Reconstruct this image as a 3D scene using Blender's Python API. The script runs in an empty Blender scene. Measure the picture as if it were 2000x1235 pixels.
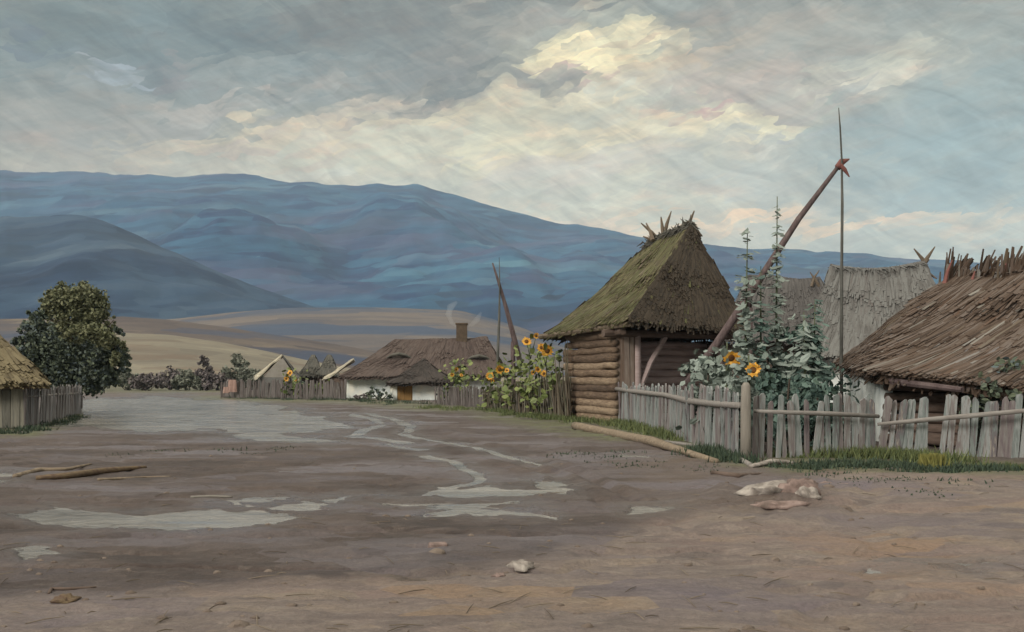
import bpy, math, random
import numpy as np
from mathutils import Vector, noise as mnoise

# ------------------------------------------------------------------ frame of the picture
F = 1900.0; HZ = 735.0; EYE = 1.6          # focal length, horizon row (2000 px wide picture), eye height in metres
sc = bpy.context.scene
COL = sc.collection
cam = bpy.data.cameras.new('camera'); camo = bpy.data.objects.new('camera', cam); COL.objects.link(camo)
cam.sensor_width = 36.0; cam.lens = 36.0 * F / 2000.0
cam.shift_y = (HZ - 617.5) / 2000.0
cam.clip_start = 0.1; cam.clip_end = 20000
camo.location = (0, 0, EYE); camo.rotation_euler = (math.radians(90), 0, 0)
sc.camera = camo
sc.cycles.use_denoising = True
sc.cycles.volume_bounces = 1
sc.cycles.max_bounces = 6
sc.cycles.transparent_max_bounces = 8
sc.view_settings.view_transform = 'Standard'; sc.view_settings.look = 'None'
sc.view_settings.exposure = 0.0; sc.view_settings.gamma = 1.0; sc.view_settings.use_curve_mapping = False

def lin(c):
    c = c / 255.0
    return c / 12.92 if c <= 0.04045 else ((c + 0.055) / 1.055) ** 2.4
def S(r, g, b, k=1.0): return (lin(r) * k, lin(g) * k, lin(b) * k, 1.0)

# ------------------------------------------------------------------ node helpers
class NT:
    def __init__(s, tree): s.t = tree; s.n = tree.nodes; s.l = tree.links
    def node(s, typ, **kw):
        n = s.n.new(typ)
        for k, v in kw.items(): setattr(n, k, v)
        return n
    def put(s, sock, v):
        if hasattr(v, 'is_output'): s.l.new(v, sock)
        else: sock.default_value = v
    def m(s, op, a, b=0.0, c=None, clamp=False):
        n = s.node('ShaderNodeMath', operation=op, use_clamp=clamp)
        s.put(n.inputs[0], a)
        if op not in ('EXPONENT', 'ARCSINE', 'SQRT', 'ABSOLUTE'): s.put(n.inputs[1], b)
        if c is not None: s.put(n.inputs[2], c)
        return n.outputs[0]
    def mix(s, f, a, b, blend='MIX'):
        n = s.node('ShaderNodeMix', data_type='RGBA', blend_type=blend)
        n.clamp_factor = True
        s.put(n.inputs[0], f); s.put(n.inputs[6], a); s.put(n.inputs[7], b)
        return n.outputs[2]
    def noise(s, vec, scale, detail=4, rough=0.55, dist=0.0):
        n = s.node('ShaderNodeTexNoise'); s.put(n.inputs['Vector'], vec)
        n.inputs['Scale'].default_value = scale; n.inputs['Detail'].default_value = detail
        n.inputs['Roughness'].default_value = rough; n.inputs['Distortion'].default_value = dist
        return n.outputs['Fac']
    def ramp(s, f, stops, interp='LINEAR'):
        n = s.node('ShaderNodeValToRGB'); s.put(n.inputs[0], f)
        r = n.color_ramp; r.interpolation = interp
        while len(r.elements) < len(stops): r.elements.new(0.5)
        for e, (p, c) in zip(r.elements, stops): e.position = p
        for e, (p, c) in zip(r.elements, stops): e.color = c
        return n.outputs[0]
    def rng(s, v, a, b, c=0.0, d=1.0):
        n = s.node('ShaderNodeMapRange'); s.put(n.inputs[0], v)
        for i, x in enumerate((a, b, c, d)): n.inputs[i + 1].default_value = x
        return n.outputs[0]
    def vec(s, x, y, z):
        n = s.node('ShaderNodeCombineXYZ'); s.put(n.inputs[0], x); s.put(n.inputs[1], y); s.put(n.inputs[2], z)
        return n.outputs[0]
    def dab(s, vec, scale, amount=.7, rnd=1.0):
        # snaps a coordinate to the middles of irregular cells, for broad dabs of colour
        n = s.node('ShaderNodeTexVoronoi', feature='F1'); s.put(n.inputs['Vector'], vec); n.inputs['Scale'].default_value = scale; n.inputs['Randomness'].default_value = rnd
        m_ = s.node('ShaderNodeMix', data_type='VECTOR'); m_.inputs[0].default_value = amount; s.put(m_.inputs[4], vec); s.put(m_.inputs[5], n.outputs['Position']); return m_.outputs[1]
    def mapping(s, vec, scale=(1, 1, 1), rot=(0, 0, 0)):
        n = s.node('ShaderNodeMapping'); s.put(n.inputs['Vector'], vec)
        n.inputs['Scale'].default_value = scale; n.inputs['Rotation'].default_value = rot
        return n.outputs[0]

# ------------------------------------------------------------------ sky: Nishita behind broken evening cloud
SKY_K = 12.6
SUN_EL = math.radians(24); SUN_AZ = math.radians(-136)      # azimuth from +Y towards +X: behind the painter's left shoulder
w = bpy.data.worlds.new('World'); sc.world = w; w.use_nodes = True
T = NT(w.node_tree); T.n.clear()
tc = T.node('ShaderNodeTexCoord').outputs['Generated']
sep = T.node('ShaderNodeSeparateXYZ'); T.put(sep.inputs[0], tc)
X, Y, Z = sep.outputs[0], sep.outputs[1], sep.outputs[2]
az = T.m('ARCTAN2', X, Y); el = T.m('ARCSINE', Z)
U = T.m('MULTIPLY_ADD', az, 19.0, 10.0); V = T.m('MULTIPLY_ADD', el, -19.0, 7.35)      # hundreds of picture pixels
raw = T.vec(U, V, 0)
# streaky warp, strokes rising to the right
wob = T.node('ShaderNodeTexNoise'); T.put(wob.inputs['Vector'], raw); wob.inputs['Scale'].default_value = .9; wob.inputs['Detail'].default_value = 5
wo_ = T.node('ShaderNodeVectorMath', operation='MULTIPLY_ADD'); T.put(wo_.inputs[0], wob.outputs['Color']); wo_.inputs[1].default_value = (.8, .8, 0); T.put(wo_.inputs[2], raw)
dv_ = T.dab(T.mapping(T.mapping(wo_.outputs[0], rot=(0, 0, math.radians(14))), scale=(.9, 3.6, 1)), 2.4, .68)
raw2 = T.mapping(T.mapping(dv_, scale=(1 / .9, 1 / 3.6, 1)), rot=(0, 0, -math.radians(14)))
sv = T.mapping(T.mapping(raw2, rot=(0, 0, math.radians(13))), scale=(0.42, 1.5, 1))
wn = T.node('ShaderNodeTexNoise'); T.put(wn.inputs['Vector'], sv); wn.inputs['Scale'].default_value = 1.5
wn.inputs['Detail'].default_value = 6; wn.inputs['Roughness'].default_value = 0.6
wsep = T.node('ShaderNodeSeparateXYZ'); T.put(wsep.inputs[0], wn.outputs['Color'])
r2 = T.node('ShaderNodeSeparateXYZ'); T.put(r2.inputs[0], raw2)
Ud = T.m('SUBTRACT', r2.outputs[0], .4); Vd = T.m('SUBTRACT', r2.outputs[1], .4)
Uw = T.m('ADD', Ud, T.m('MULTIPLY', T.m('SUBTRACT', wsep.outputs[0], 0.5), 4.2))
Vw = T.m('ADD', Vd, T.m('MULTIPLY', T.m('SUBTRACT', wsep.outputs[1], 0.5), 1.9))
base = T.ramp(T.rng(Vw, -14.0, 7.35), [
    (0.0, S(250, 246, 238, 1.45)), (0.40, S(244, 240, 232, 1.1)), (0.58, S(158, 157, 152)), (0.655, S(144, 146, 143)),
    (0.74, S(158, 159, 154)), (0.82, S(186, 181, 168)), (0.865, S(206, 198, 180)), (0.95, S(188, 190, 186)), (1.0, S(176, 182, 184))])
feats = [  # px, py, sx, sy, angle, colour, weight
    (330, 100, 430, 105, 4, (112, 126, 130), .95), (780, 85, 300, 60, 10, (132, 131, 128), .85), (850, 165, 150, 30, 14, (122, 122, 118), .85), (620, 130, 120, 28, 12, (118, 130, 134), .7), (170, 60, 160, 30, 0, (120, 126, 124), .6), (450, 60, 140, 24, 6, (104, 118, 124), .7), (650, 30, 200, 22, 10, (128, 124, 120), .7), (60, 80, 90, 14, -8, (112, 120, 130), .7),
    (90, 235, 260, 70, 6, (160, 157, 151), .8), (200, 290, 300, 35, 3, (172, 165, 156), .7), (190, 137, 38, 22, 10, (168, 175, 184), .8),
    (560, 265, 240, 17, 9, (226, 210, 180), .95), (520, 290, 160, 8, 4, (196, 172, 164), .7), (860, 240, 160, 14, 12, (228, 212, 182), .8), (760, 262, 140, 8, 10, (186, 168, 164), .7), (400, 222, 90, 12, 12, (190, 178, 168), .7), (760, 300, 260, 38, 5, (214, 209, 190), .85),
    (700, 232, 230, 15, 14, (196, 184, 172), .7), (930, 205, 160, 22, 12, (218, 210, 186), .8), (1000, 350, 260, 55, 0, (206, 204, 192), .8),
    (1170, 105, 130, 34, -2, (252, 240, 204), 1.0), (1160, 180, 100, 22, 8, (250, 238, 204), 1.0), (1070, 160, 80, 32, -10, (138, 136, 134), .8), (1210, 60, 70, 20, -20, (246, 236, 204), .8), (1075, 35, 80, 20, 14, (150, 148, 146), .7), (1150, 140, 50, 8, 4, (206, 180, 176), .7),
    (1050, 240, 140, 26, 8, (224, 216, 192), .8), (1330, 165, 180, 40, 6, (200, 192, 182), .7), (1400, 253, 200, 28, 5, (250, 236, 200), 1.0), (1180, 275, 180, 22, 10, (240, 226, 194), .9), (1500, 180, 60, 14, 6, (200, 176, 168), .7),
    (1230, 300, 200, 32, 4, (206, 200, 188), .7), (1715, 125, 80, 32, 16, (248, 238, 212), 1.0), (1560, 70, 150, 50, 0, (184, 176, 166), .7),
    (1590, 196, 220, 12, 5, (192, 174, 164), .85), (1390, 225, 50, 6, 6, (196, 160, 156), .8), (1880, 300, 270, 180, 0, (156, 173, 177), .9), (1820, 90, 200, 60, 0, (176, 176, 168), .7), (1930, 430, 160, 60, 0, (170, 182, 180), .7),
    (1520, 440, 420, 17, -1, (240, 212, 180), 1.0), (1150, 440, 200, 14, -8, (220, 206, 190), .7), (1850, 455, 260, 22, 0, (200, 200, 190), .8),
    (1420, 340, 130, 40, 0, (205, 205, 198), .7), (1000, 40, 90, 30, 14, (176, 172, 164), .7), (300, 60, 80, 40, 0, (138, 150, 154), .5),
    (880, 120, 160, 22, 14, (150, 146, 142), .7), (520, 150, 200, 26, 10, (166, 170, 168), .6), (480, 215, 260, 16, 12, (176, 174, 170), .6), (1330, 110, 110, 26, 5, (212, 188, 162), .6), (1450, 150, 120, 20, 4, (206, 188, 176), .6), (1260, 215, 80, 30, 0, (228, 226, 210), .7), (960, 300, 140, 22, 10, (226, 218, 192), .8), (1120, 330, 160, 24, 4, (214, 206, 196), .7), (1250, 385, 140, 26, -3, (224, 220, 202), .7), (620, 335, 160, 14, 0, (208, 206, 196), .7), (1680, 160, 100, 16, 8, (220, 212, 198), .7), (1540, 262, 160, 10, 0, (176, 176, 176), .7),
    (330, 150, 40, 20, 0, (150, 138, 138), .6), (1200, 30, 160, 22, 10, (178, 180, 174), .7)]
color = base
for (px, py, sx, sy, ang, c, wt) in feats:
    a0 = math.atan((px - 1000) / F); e0 = math.atan((HZ - py) / F * math.cos(a0))
    u0 = 10 + 19 * a0; v0 = 7.35 - 19 * e0
    ca, sa = math.cos(math.radians(-ang)), math.sin(math.radians(-ang))
    du = T.m('SUBTRACT', Uw, u0); dv = T.m('SUBTRACT', Vw, v0)
    p = T.m('MULTIPLY_ADD', du, ca * 100 / sx, T.m('MULTIPLY', dv, sa * 100 / sx))
    q = T.m('MULTIPLY_ADD', du, -sa * 100 / sy, T.m('MULTIPLY', dv, ca * 100 / sy))
    g = T.m('EXPONENT', T.m('MULTIPLY', T.m('ADD', T.m('MULTIPLY', p, p), T.m('MULTIPLY', q, q)), -0.9))
    color = T.mix(T.m('MULTIPLY', g, wt), color, S(*c))
# fine brushy streaks
s2 = T.noise(T.mapping(T.mapping(raw, rot=(0, 0, math.radians(16))), scale=(0.9, 6.0, 1)), 1.6, 6, 0.65, 0.6)
s3 = T.noise(T.mapping(T.mapping(raw, rot=(0, 0, math.radians(-24))), scale=(.7, 2.2, 1)), 1.1, 6, 0.62, 1.0)
br = T.m('ADD', T.m('MULTIPLY', T.m('SUBTRACT', s2, 0.5), 0.34), T.m('MULTIPLY_ADD', T.m('SUBTRACT', s3, 0.5), 1.0, 1.0))
col2 = T.mix(1.0, color, T.vec(br, br, br), 'MULTIPLY')
warm = T.rng(T.noise(T.mapping(raw, scale=(0.5, 1.6, 1), rot=(0, 0, .2)), 1.3, 4, .6), 0.56, 0.72)
col3 = T.mix(T.m('MULTIPLY', warm, 0.6), col2, T.mix(1.0, col2, (1.14, .95, .88, 1), 'MULTIPLY'))
cool = T.rng(T.noise(T.mapping(raw, scale=(0.6, 1.8, 1), rot=(0, 0, .3)), 1.7, 4, .6), 0.60, 0.44)
col3 = T.mix(T.m('MULTIPLY', cool, 0.45), col3, T.mix(1.0, col3, (.90, 1.0, 1.06, 1), 'MULTIPLY'))
sky = T.node('ShaderNodeTexSky', sky_type='NISHITA'); sky.sun_disc = False
sky.sun_elevation = SUN_EL; sky.sun_rotation = SUN_AZ % (2 * math.pi)
gmn = T.node('ShaderNodeGamma'); T.put(gmn.inputs[0], col3); gmn.inputs[1].default_value = 1.25
clouds = T.mix(1.0, gmn.outputs[0], (SKY_K * 1.05, SKY_K, SKY_K * .90, 1), 'MULTIPLY')
cloud_cover = T.mix(0.94, sky.outputs[0], clouds)
bg = T.node('ShaderNodeBackground'); T.put(bg.inputs[0], cloud_cover); bg.inputs[1].default_value = 0.1
out = T.node('ShaderNodeOutputWorld'); T.l.new(bg.outputs[0], out.inputs[0])

sun = bpy.data.lights.new('sun', 'SUN'); sun.energy = 2.7; sun.angle = math.radians(16); sun.color = (1.0, 0.94, 0.84)
suno = bpy.data.objects.new('sun', sun); COL.objects.link(suno)
sd = Vector((math.sin(SUN_AZ) * math.cos(SUN_EL), math.cos(SUN_AZ) * math.cos(SUN_EL), math.sin(SUN_EL)))
suno.rotation_euler = sd.to_track_quat('Z', 'Y').to_euler()

# ------------------------------------------------------------------ geometry helpers
R = random.Random(7)
def P(px, py, d): return Vector(((px - 1000) / F * d, d, EYE + (HZ - py) / F * d))
def G(px, py): d = F * EYE / (py - HZ); return Vector(((px - 1000) / F * d, d, 0))
def B(px, d): return Vector(((px - 1000) / F * d, d, 0))          # on the ground at distance d

class MB:
    def __init__(s): s.v = []; s.f = []; s.m = []
    def add(s, vs, fs, mi=0):
        o = len(s.v); s.v += [tuple(v) for v in vs]; s.f += [tuple(i + o for i in f) for f in fs]; s.m += [mi] * len(fs)
    def box(s, c, ax, ay, az, mi=0):            # centre and three half vectors
        c = Vector(c); vs = [c + ax * i + ay * j + az * k for k in (-1, 1) for j in (-1, 1) for i in (-1, 1)]
        s.add(vs, [(0, 2, 3, 1), (4, 5, 7, 6), (0, 1, 5, 4), (2, 6, 7, 3), (0, 4, 6, 2), (1, 3, 7, 5)], mi)
    def tube(s, pts, rad, n=8, mi=0, flat=1.0, jit=0.0, cap=True):
        pts = [Vector(p) for p in pts]
        if not isinstance(rad, (list, tuple)): rad = [rad] * len(pts)
        vs = []; fs = []
        d0 = (pts[-1] - pts[0]).normalized()
        ref = Vector((0, 0, 1)) if abs(d0.z) < 0.9 else Vector((1, 0, 0))
        for i, p in enumerate(pts):
            d = (pts[min(i + 1, len(pts) - 1)] - pts[max(i - 1, 0)]).normalized()
            a = d.cross(ref).normalized(); b = a.cross(d).normalized()
            for k in range(n):
                t = 2 * math.pi * k / n; r = rad[i] * (1 + R.uniform(-jit, jit))
                vs.append(p + a * math.cos(t) * r + b * math.sin(t) * r * flat)
        for i in range(len(pts) - 1):
            for k in range(n):
                k2 = (k + 1) % n; fs.append((i * n + k, (i + 1) * n + k, (i + 1) * n + k2, i * n + k2))
        if cap: fs.append(tuple(range(n))); fs.append(tuple((len(pts) - 1) * n + k for k in range(n - 1, -1, -1)))
        s.add(vs, fs, mi)
    def build(s, name, mats, parent=None, org=None, smooth=False):
        if org is None: org = parent['_org'] if parent is not None else (0, 0, 0)
        o = Vector(tuple(org))
        me = bpy.data.meshes.new(name)
        me.from_pydata([(x - o.x, y - o.y, z - o.z) for x, y, z in s.v], [], s.f)
        if not isinstance(mats, (list, tuple)): mats = [mats]
        for mm in mats: me.materials.append(mm)
        if len(mats) > 1: me.polygons.foreach_set('material_index', s.m)
        if smooth: me.polygons.foreach_set('use_smooth', [True] * len(s.f))
        me.update()
        ob = bpy.data.objects.new(name, me); COL.objects.link(ob)
        if parent is not None: ob.parent = parent; ob['_org'] = tuple(o)
        else: ob.location = o
        return ob

def thing(name, label, cat, loc, group=None):
    o = bpy.data.objects.new(name, None); COL.objects.link(o); o.location = loc; o['_org'] = tuple(loc)
    o.empty_display_size = 0.3
    return tag(o, label, cat, group)
def tag(o, label, cat, group=None):
    o['label'] = label; o['category'] = cat
    if group: o['group'] = group
    return o
def copy_tree(o, parent=None):
    c = o.copy(); COL.objects.link(c); c.parent = parent
    for ch in o.children: copy_tree(ch, c)
    return c

# ------------------------------------------------------------------ materials
def mat(name, stops, scale=2.0, stretch=(1, 1, 1), rough=0.85, bump=0.3, bscale=12.0, island=0.6, coord='Object', spec=0.3, rot=(0, 0, 0), sub=0.0, bdist=0.02, objrand=False):
    m = bpy.data.materials.new(name); m.use_nodes = True; t = NT(m.node_tree); t.n.clear()
    tcn = t.node('ShaderNodeTexCoord').outputs[coord]
    v = t.mapping(t.mapping(tcn, rot=rot), scale=stretch)
    n1 = t.noise(v, scale, 6, 0.62, 0.4)
    n1 = t.rng(n1, 0.30, 0.70)
    if island > 0:
        gi = t.node('ShaderNodeNewGeometry').outputs['Random Per Island']
        if objrand: gi = t.node('ShaderNodeObjectInfo').outputs['Random']
        fac = t.m('ADD', t.m('MULTIPLY', gi, island), t.m('MULTIPLY', n1, 1 - island))
    else: fac = n1
    c = t.ramp(fac, stops)
    b = t.node('ShaderNodeBsdfPrincipled'); t.put(b.inputs['Base Color'], c)
    b.inputs['Roughness'].default_value = rough; b.inputs['Specular IOR Level'].default_value = spec
    if bump > 0:
        bn = t.node('ShaderNodeBump'); bn.inputs['Strength'].default_value = bump; bn.inputs['Distance'].default_value = bdist
        t.put(bn.inputs['Height'], t.noise(v, bscale, 5, 0.65)); t.l.new(bn.outputs[0], b.inputs['Normal'])
    o = t.node('ShaderNodeOutputMaterial'); t.l.new(b.outputs[0], o.inputs[0])
    return m
def ev(*cs):
    n = len(cs); return [(i / (n - 1) * 0.9 + 0.05, S(*c)) for i, c in enumerate(cs)]

M = {}
M['wood_grey'] = mat('weathered_grey_wood', ev((82, 74, 76), (112, 102, 104), (122, 116, 114), (146, 148, 148), (116, 124, 122), (102, 94, 98), (156, 150, 140)), 3, (6, 6, .7), bump=.5, bscale=9, objrand=True)
M['picket_far'] = mat('dull_far_picket_wood', ev((62, 56, 56), (84, 76, 74), (104, 98, 96), (72, 66, 64), (120, 116, 112)), 3, (6, 6, .7), bump=.5, bscale=9, objrand=True)
M['wood_post'] = mat('post_wood', ev((100, 94, 90), (128, 122, 114), (148, 142, 134)), 4, (5, 5, .5), bump=.5, bscale=8)
M['wood_rail'] = mat('rail_wood', ev((92, 86, 84), (124, 118, 114), (150, 148, 144)), 3, (1, 5, 5), bump=.5, bscale=8)
M['log_warm'] = mat('warm_log_wood', ev((56, 46, 40), (86, 71, 60), (114, 96, 80), (148, 130, 110), (76, 64, 56)), 2.2, (1.5, 1.5, 9), bump=.8, bscale=7, island=.6)
M['log_mauve'] = mat('mauve_log_wood', ev((116, 100, 98), (150, 132, 130), (166, 150, 148), (134, 106, 102)), 1.4, (1, 1, 7), bump=.6, bscale=7, island=.5)
M['board_brown'] = mat('brown_board_wood', ev((92, 74, 62), (122, 104, 92), (150, 138, 130)), 2, (6, 6, .8), bump=.5, bscale=8)
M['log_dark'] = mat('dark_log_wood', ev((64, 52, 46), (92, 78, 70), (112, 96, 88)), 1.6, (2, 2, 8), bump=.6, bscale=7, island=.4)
M['thatch_moss'] = mat('mossy_thatch', ev((50, 44, 36), (72, 72, 48), (92, 92, 60), (68, 60, 46), (108, 102, 74), (62, 54, 44)), .8, (1, 1, 1), island=.45, bump=.5, bscale=20)
M['thatch_brown'] = mat('brown_thatch', ev((40, 35, 30), (58, 50, 42), (72, 63, 53), (48, 42, 36), (86, 76, 64)), .8, island=.5, bump=.5, bscale=20)
M['thatch_far'] = mat('far_brown_thatch', ev((54, 46, 44), (74, 62, 58), (88, 77, 72), (62, 54, 52)), .5, island=.45, bump=.5, bscale=12)
M['thatch_dull'] = mat('dull_grey_brown_thatch', ev((62, 59, 58), (80, 77, 76), (92, 89, 87)), .5, island=.5, bump=.5, bscale=12)
M['thatch_porch'] = mat('porch_thatch', ev((42, 38, 36), (56, 50, 47), (68, 60, 56)), .5, island=.5, bump=.5, bscale=12)
M['thatch_grey'] = mat('grey_thatch', ev((78, 76, 74), (96, 94, 92), (108, 108, 106), (90, 84, 82)), .7, island=.5, bump=.5, bscale=16)
M['thatch_barn'] = mat('shaggy_barn_thatch', ev((46, 36, 30), (66, 52, 42), (82, 68, 58), (98, 88, 82), (80, 58, 42)), .6, island=.7, bump=.5, bscale=16)
M['straw_pale'] = mat('pale_straw', ev((88, 72, 54), (104, 98, 90), (126, 122, 116), (92, 88, 92)), 2, island=.8, bump=.3)
M['thatch_gold'] = mat('golden_thatch', ev((72, 64, 50), (98, 88, 66), (112, 102, 78), (84, 74, 56)), .8, island=.5, bump=.5, bscale=16)
M['thatch_pale'] = mat('pale_roof_straw', ev((176, 168, 148), (202, 196, 180), (214, 208, 192)), 1, island=.6, bump=.3)
M['thatch_dark'] = mat('dark_roof_straw', ev((66, 66, 62), (84, 82, 76), (98, 94, 88)), 1, island=.6, bump=.3)
M['lime'] = mat('limewashed_wall', ev((196, 204, 206), (222, 226, 222), (240, 236, 222)), .9, island=0, bump=.6, bscale=5, bdist=.04)
M['lime_dull'] = mat('dull_limewash', ev((196, 204, 204), (220, 226, 224), (236, 238, 234)), .9, island=0, bump=.6, bscale=5, bdist=.04)
M['door_ochre'] = mat('ochre_door', ev((112, 84, 50), (138, 106, 64), (150, 118, 74)), 2, (5, 5, .8), island=.4)
M['picket_old'] = mat('old_picket_wood', ev((80, 74, 74), (104, 98, 96), (134, 132, 132), (94, 90, 92)), 2, (5, 5, .6), island=.6, bump=.4, objrand=True)
M['plank_grey'] = mat('pale_grey_planks', ev((84, 82, 76), (110, 108, 100), (136, 132, 120), (78, 80, 76)), 2, (5, 5, .6), island=.6, bump=.4)
M['brick'] = mat('chimney_clay', ev((70, 60, 50), (94, 80, 66)), 3, island=0, bump=.5)
M['leaf_olive'] = mat('olive_leaves', ev((74, 80, 60), (98, 102, 74), (116, 116, 88), (80, 88, 72)), .6, island=.6, bump=0, rough=.7)
M['leaf_dark'] = mat('dark_blue_green_leaves', ev((60, 70, 62), (76, 86, 72), (92, 100, 80), (78, 90, 96), (104, 106, 80)), .5, island=.6, bump=0, rough=.7)  # on the left tree this darker tone partly carries the crown's shading
M['leaf_grey'] = mat('grey_green_leaves', ev((84, 98, 92), (112, 122, 114), (134, 144, 138), (98, 112, 104)), 1, island=.75, bump=0, rough=.6)
M['leaf_pale'] = mat('pale_round_leaves', ev((110, 122, 116), (140, 152, 148), (158, 168, 166), (96, 116, 110)), 1, island=.75, bump=0, rough=.6)
M['leaf_teal'] = mat('teal_leaves', ev((56, 74, 70), (70, 90, 84), (92, 112, 104), (62, 80, 66)), 1, island=.75, bump=0, rough=.6)
M['leaf_green'] = mat('fresh_green_leaves', ev((78, 92, 56), (104, 116, 66), (124, 132, 78), (92, 104, 70)), 1, island=.7, bump=0, rough=.6)
M['bush_mauve'] = mat('mauve_brown_bush', ev((84, 76, 80), (108, 100, 102), (118, 112, 108), (98, 88, 90)), .5, island=.6, bump=0)
M['bush_grey'] = mat('grey_green_bush', ev((96, 102, 92), (116, 120, 108), (130, 132, 120), (104, 106, 100)), .5, island=.6, bump=0)
M['stem'] = mat('plant_stem', ev((74, 82, 62), (92, 98, 76)), 3, island=0, bump=.2)
M['bark'] = mat('bark', ev((60, 52, 46), (84, 74, 66)), 4, (4, 4, .8), island=0, bump=.8)
M['petal'] = mat('orange_yellow_petals', ev((196, 132, 36), (216, 158, 54), (222, 174, 84)), 3, island=.8, bump=0, rough=.6)
M['disc'] = mat('brown_flower_disc', ev((82, 54, 28), (110, 74, 36)), 20, island=0, bump=.6)
M['sweep'] = mat('sweep_pole_wood', ev((66, 56, 56), (88, 74, 74), (104, 92, 90)), 3, (3, 3, .6), island=0, bump=.5)
M['sweep_dark'] = mat('dark_thin_pole', ev((64, 64, 62), (84, 84, 80), (110, 108, 104)), 2, (3, 3, .5), island=0, bump=.4)
M['sweep_red'] = mat('reddish_pole_end', ev((110, 70, 66), (128, 86, 80)), 3, island=0, bump=.4)
M['twig'] = mat('ridge_twigs', ev((70, 62, 54), (98, 86, 74), (126, 114, 98)), 3, island=.6, bump=.4)
M['wattle'] = mat('brushwood_fence', ev((62, 56, 48), (82, 74, 62), (104, 94, 82), (78, 78, 60), (124, 118, 112)), 1.5, (3, 3, .6), island=.8, bump=.4)
M['plank_warm'] = mat('warm_pale_log', ev((96, 84, 72), (124, 110, 94), (146, 132, 114)), 2, (2, 6, 6), island=.2, bump=.6)
M['stone_pale'] = mat('pale_stone', ev((96, 88, 82), (140, 132, 126), (176, 168, 160)), 6, island=0, bump=.8, bscale=8, bdist=.03)
M['stone_pink'] = mat('pink_stone', ev((92, 80, 74), (126, 108, 102), (150, 132, 126)), 7, island=0, bump=.8, bscale=8, bdist=.03)
M['wood_rot'] = mat('rotten_wood', ev((64, 54, 48), (88, 70, 60), (112, 96, 74), (84, 54, 48)), 3, (2, 6, 6), island=.4, bump=.7)
M['rag_pink'] = mat('pink_cloth', ev((140, 114, 106), (164, 136, 126)), 3, island=0, bump=.3)
M['grass'] = mat('verge_grass', ev((62, 74, 50), (82, 92, 58), (100, 106, 66), (76, 88, 66)), 1.2, island=.7, bump=0, rough=.8)
M['grass_dark'] = mat('dark_verge_grass', ev((44, 56, 48), (58, 72, 58), (72, 82, 60)), 1.2, island=.7, bump=0, rough=.8)
M['grass_yellow'] = mat('yellow_tuft', ev((96, 96, 54), (118, 116, 62), (136, 130, 76)), 1.2, island=.7, bump=0, rough=.8)

# ------------------------------------------------------------------ numpy noise
def vnoise(x, y, seed=0):
    xi = np.floor(x).astype(np.int64); yi = np.floor(y).astype(np.int64); xf = x - xi; yf = y - yi
    def h(a, b):
        n = (a * 374761393 + b * 668265263 + seed * 2246822519) & 0xffffffff
        n = ((n ^ (n >> 13)) * 1274126177) & 0xffffffff
        return ((n ^ (n >> 16)) & 0xffff) / 65535.0
    u = xf * xf * (3 - 2 * xf); v = yf * yf * (3 - 2 * yf)
    return (h(xi, yi) * (1 - u) + h(xi + 1, yi) * u) * (1 - v) + (h(xi, yi + 1) * (1 - u) + h(xi + 1, yi + 1) * u) * v
def fbm(x, y, seed=0, oct=4):
    r = 0; a = 1; tot = 0
    for i in range(oct): r = r + a * vnoise(x * 2 ** i, y * 2 ** i, seed + i * 17); tot += a; a *= .5
    return r / tot
def sstep(a, b, x): t = np.clip((x - a) / (b - a), 0, 1); return t * t * (3 - 2 * t)
def seg_dist(px, py, pts, ax=1.0, ay=1.0):
    d = np.full(px.shape, 1e9)
    for (x0, y0), (x1, y1) in zip(pts[:-1], pts[1:]):
        dx, dy = (x1 - x0) / ax, (y1 - y0) / ay; qx, qy = (px - x0) / ax, (py - y0) / ay
        t = np.clip((qx * dx + qy * dy) / (dx * dx + dy * dy + 1e-9), 0, 1)
        d = np.minimum(d, np.hypot(qx - t * dx, qy - t * dy))
    return d
def in_poly(px, py, poly):
    c = np.zeros(px.shape, bool); n = len(poly)
    for i in range(n):
        x0, y0 = poly[i]; x1, y1 = poly[(i + 1) % n]
        if y0 == y1: continue
        k = ((y0 > py) != (y1 > py)) & (px < (x1 - x0) * (py - y0) / (y1 - y0) + x0); c ^= k
    return c

def grid_mesh(name, XX, YY, ZZ, m, keep=None, smooth=True):
    nr, nc = XX.shape; idx = np.arange(nr * nc).reshape(nr, nc)
    q = np.stack([idx[:-1, :-1], idx[:-1, 1:], idx[1:, 1:], idx[1:, :-1]], -1).reshape(-1, 4)
    if keep is not None: q = q[keep.reshape(-1)]
    used, inv = np.unique(q, return_inverse=True); q = inv.reshape(-1, 4)
    co = np.stack([XX.ravel(), YY.ravel(), ZZ.ravel()], -1)[used]
    me = bpy.data.meshes.new(name)
    me.vertices.add(len(co)); me.vertices.foreach_set('co', co.astype(np.float32).ravel())
    me.loops.add(q.size); me.loops.foreach_set('vertex_index', q.astype(np.int32).ravel())
    me.polygons.add(len(q)); me.polygons.foreach_set('loop_start', np.arange(0, q.size, 4, dtype=np.int32))
    me.update(calc_edges=True); me.validate()
    me.polygons.foreach_set('use_smooth', [smooth] * len(me.polygons))
    me.materials.append(m)
    o = bpy.data.objects.new(name, me); COL.objects.link(o)
    return o, used

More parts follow.
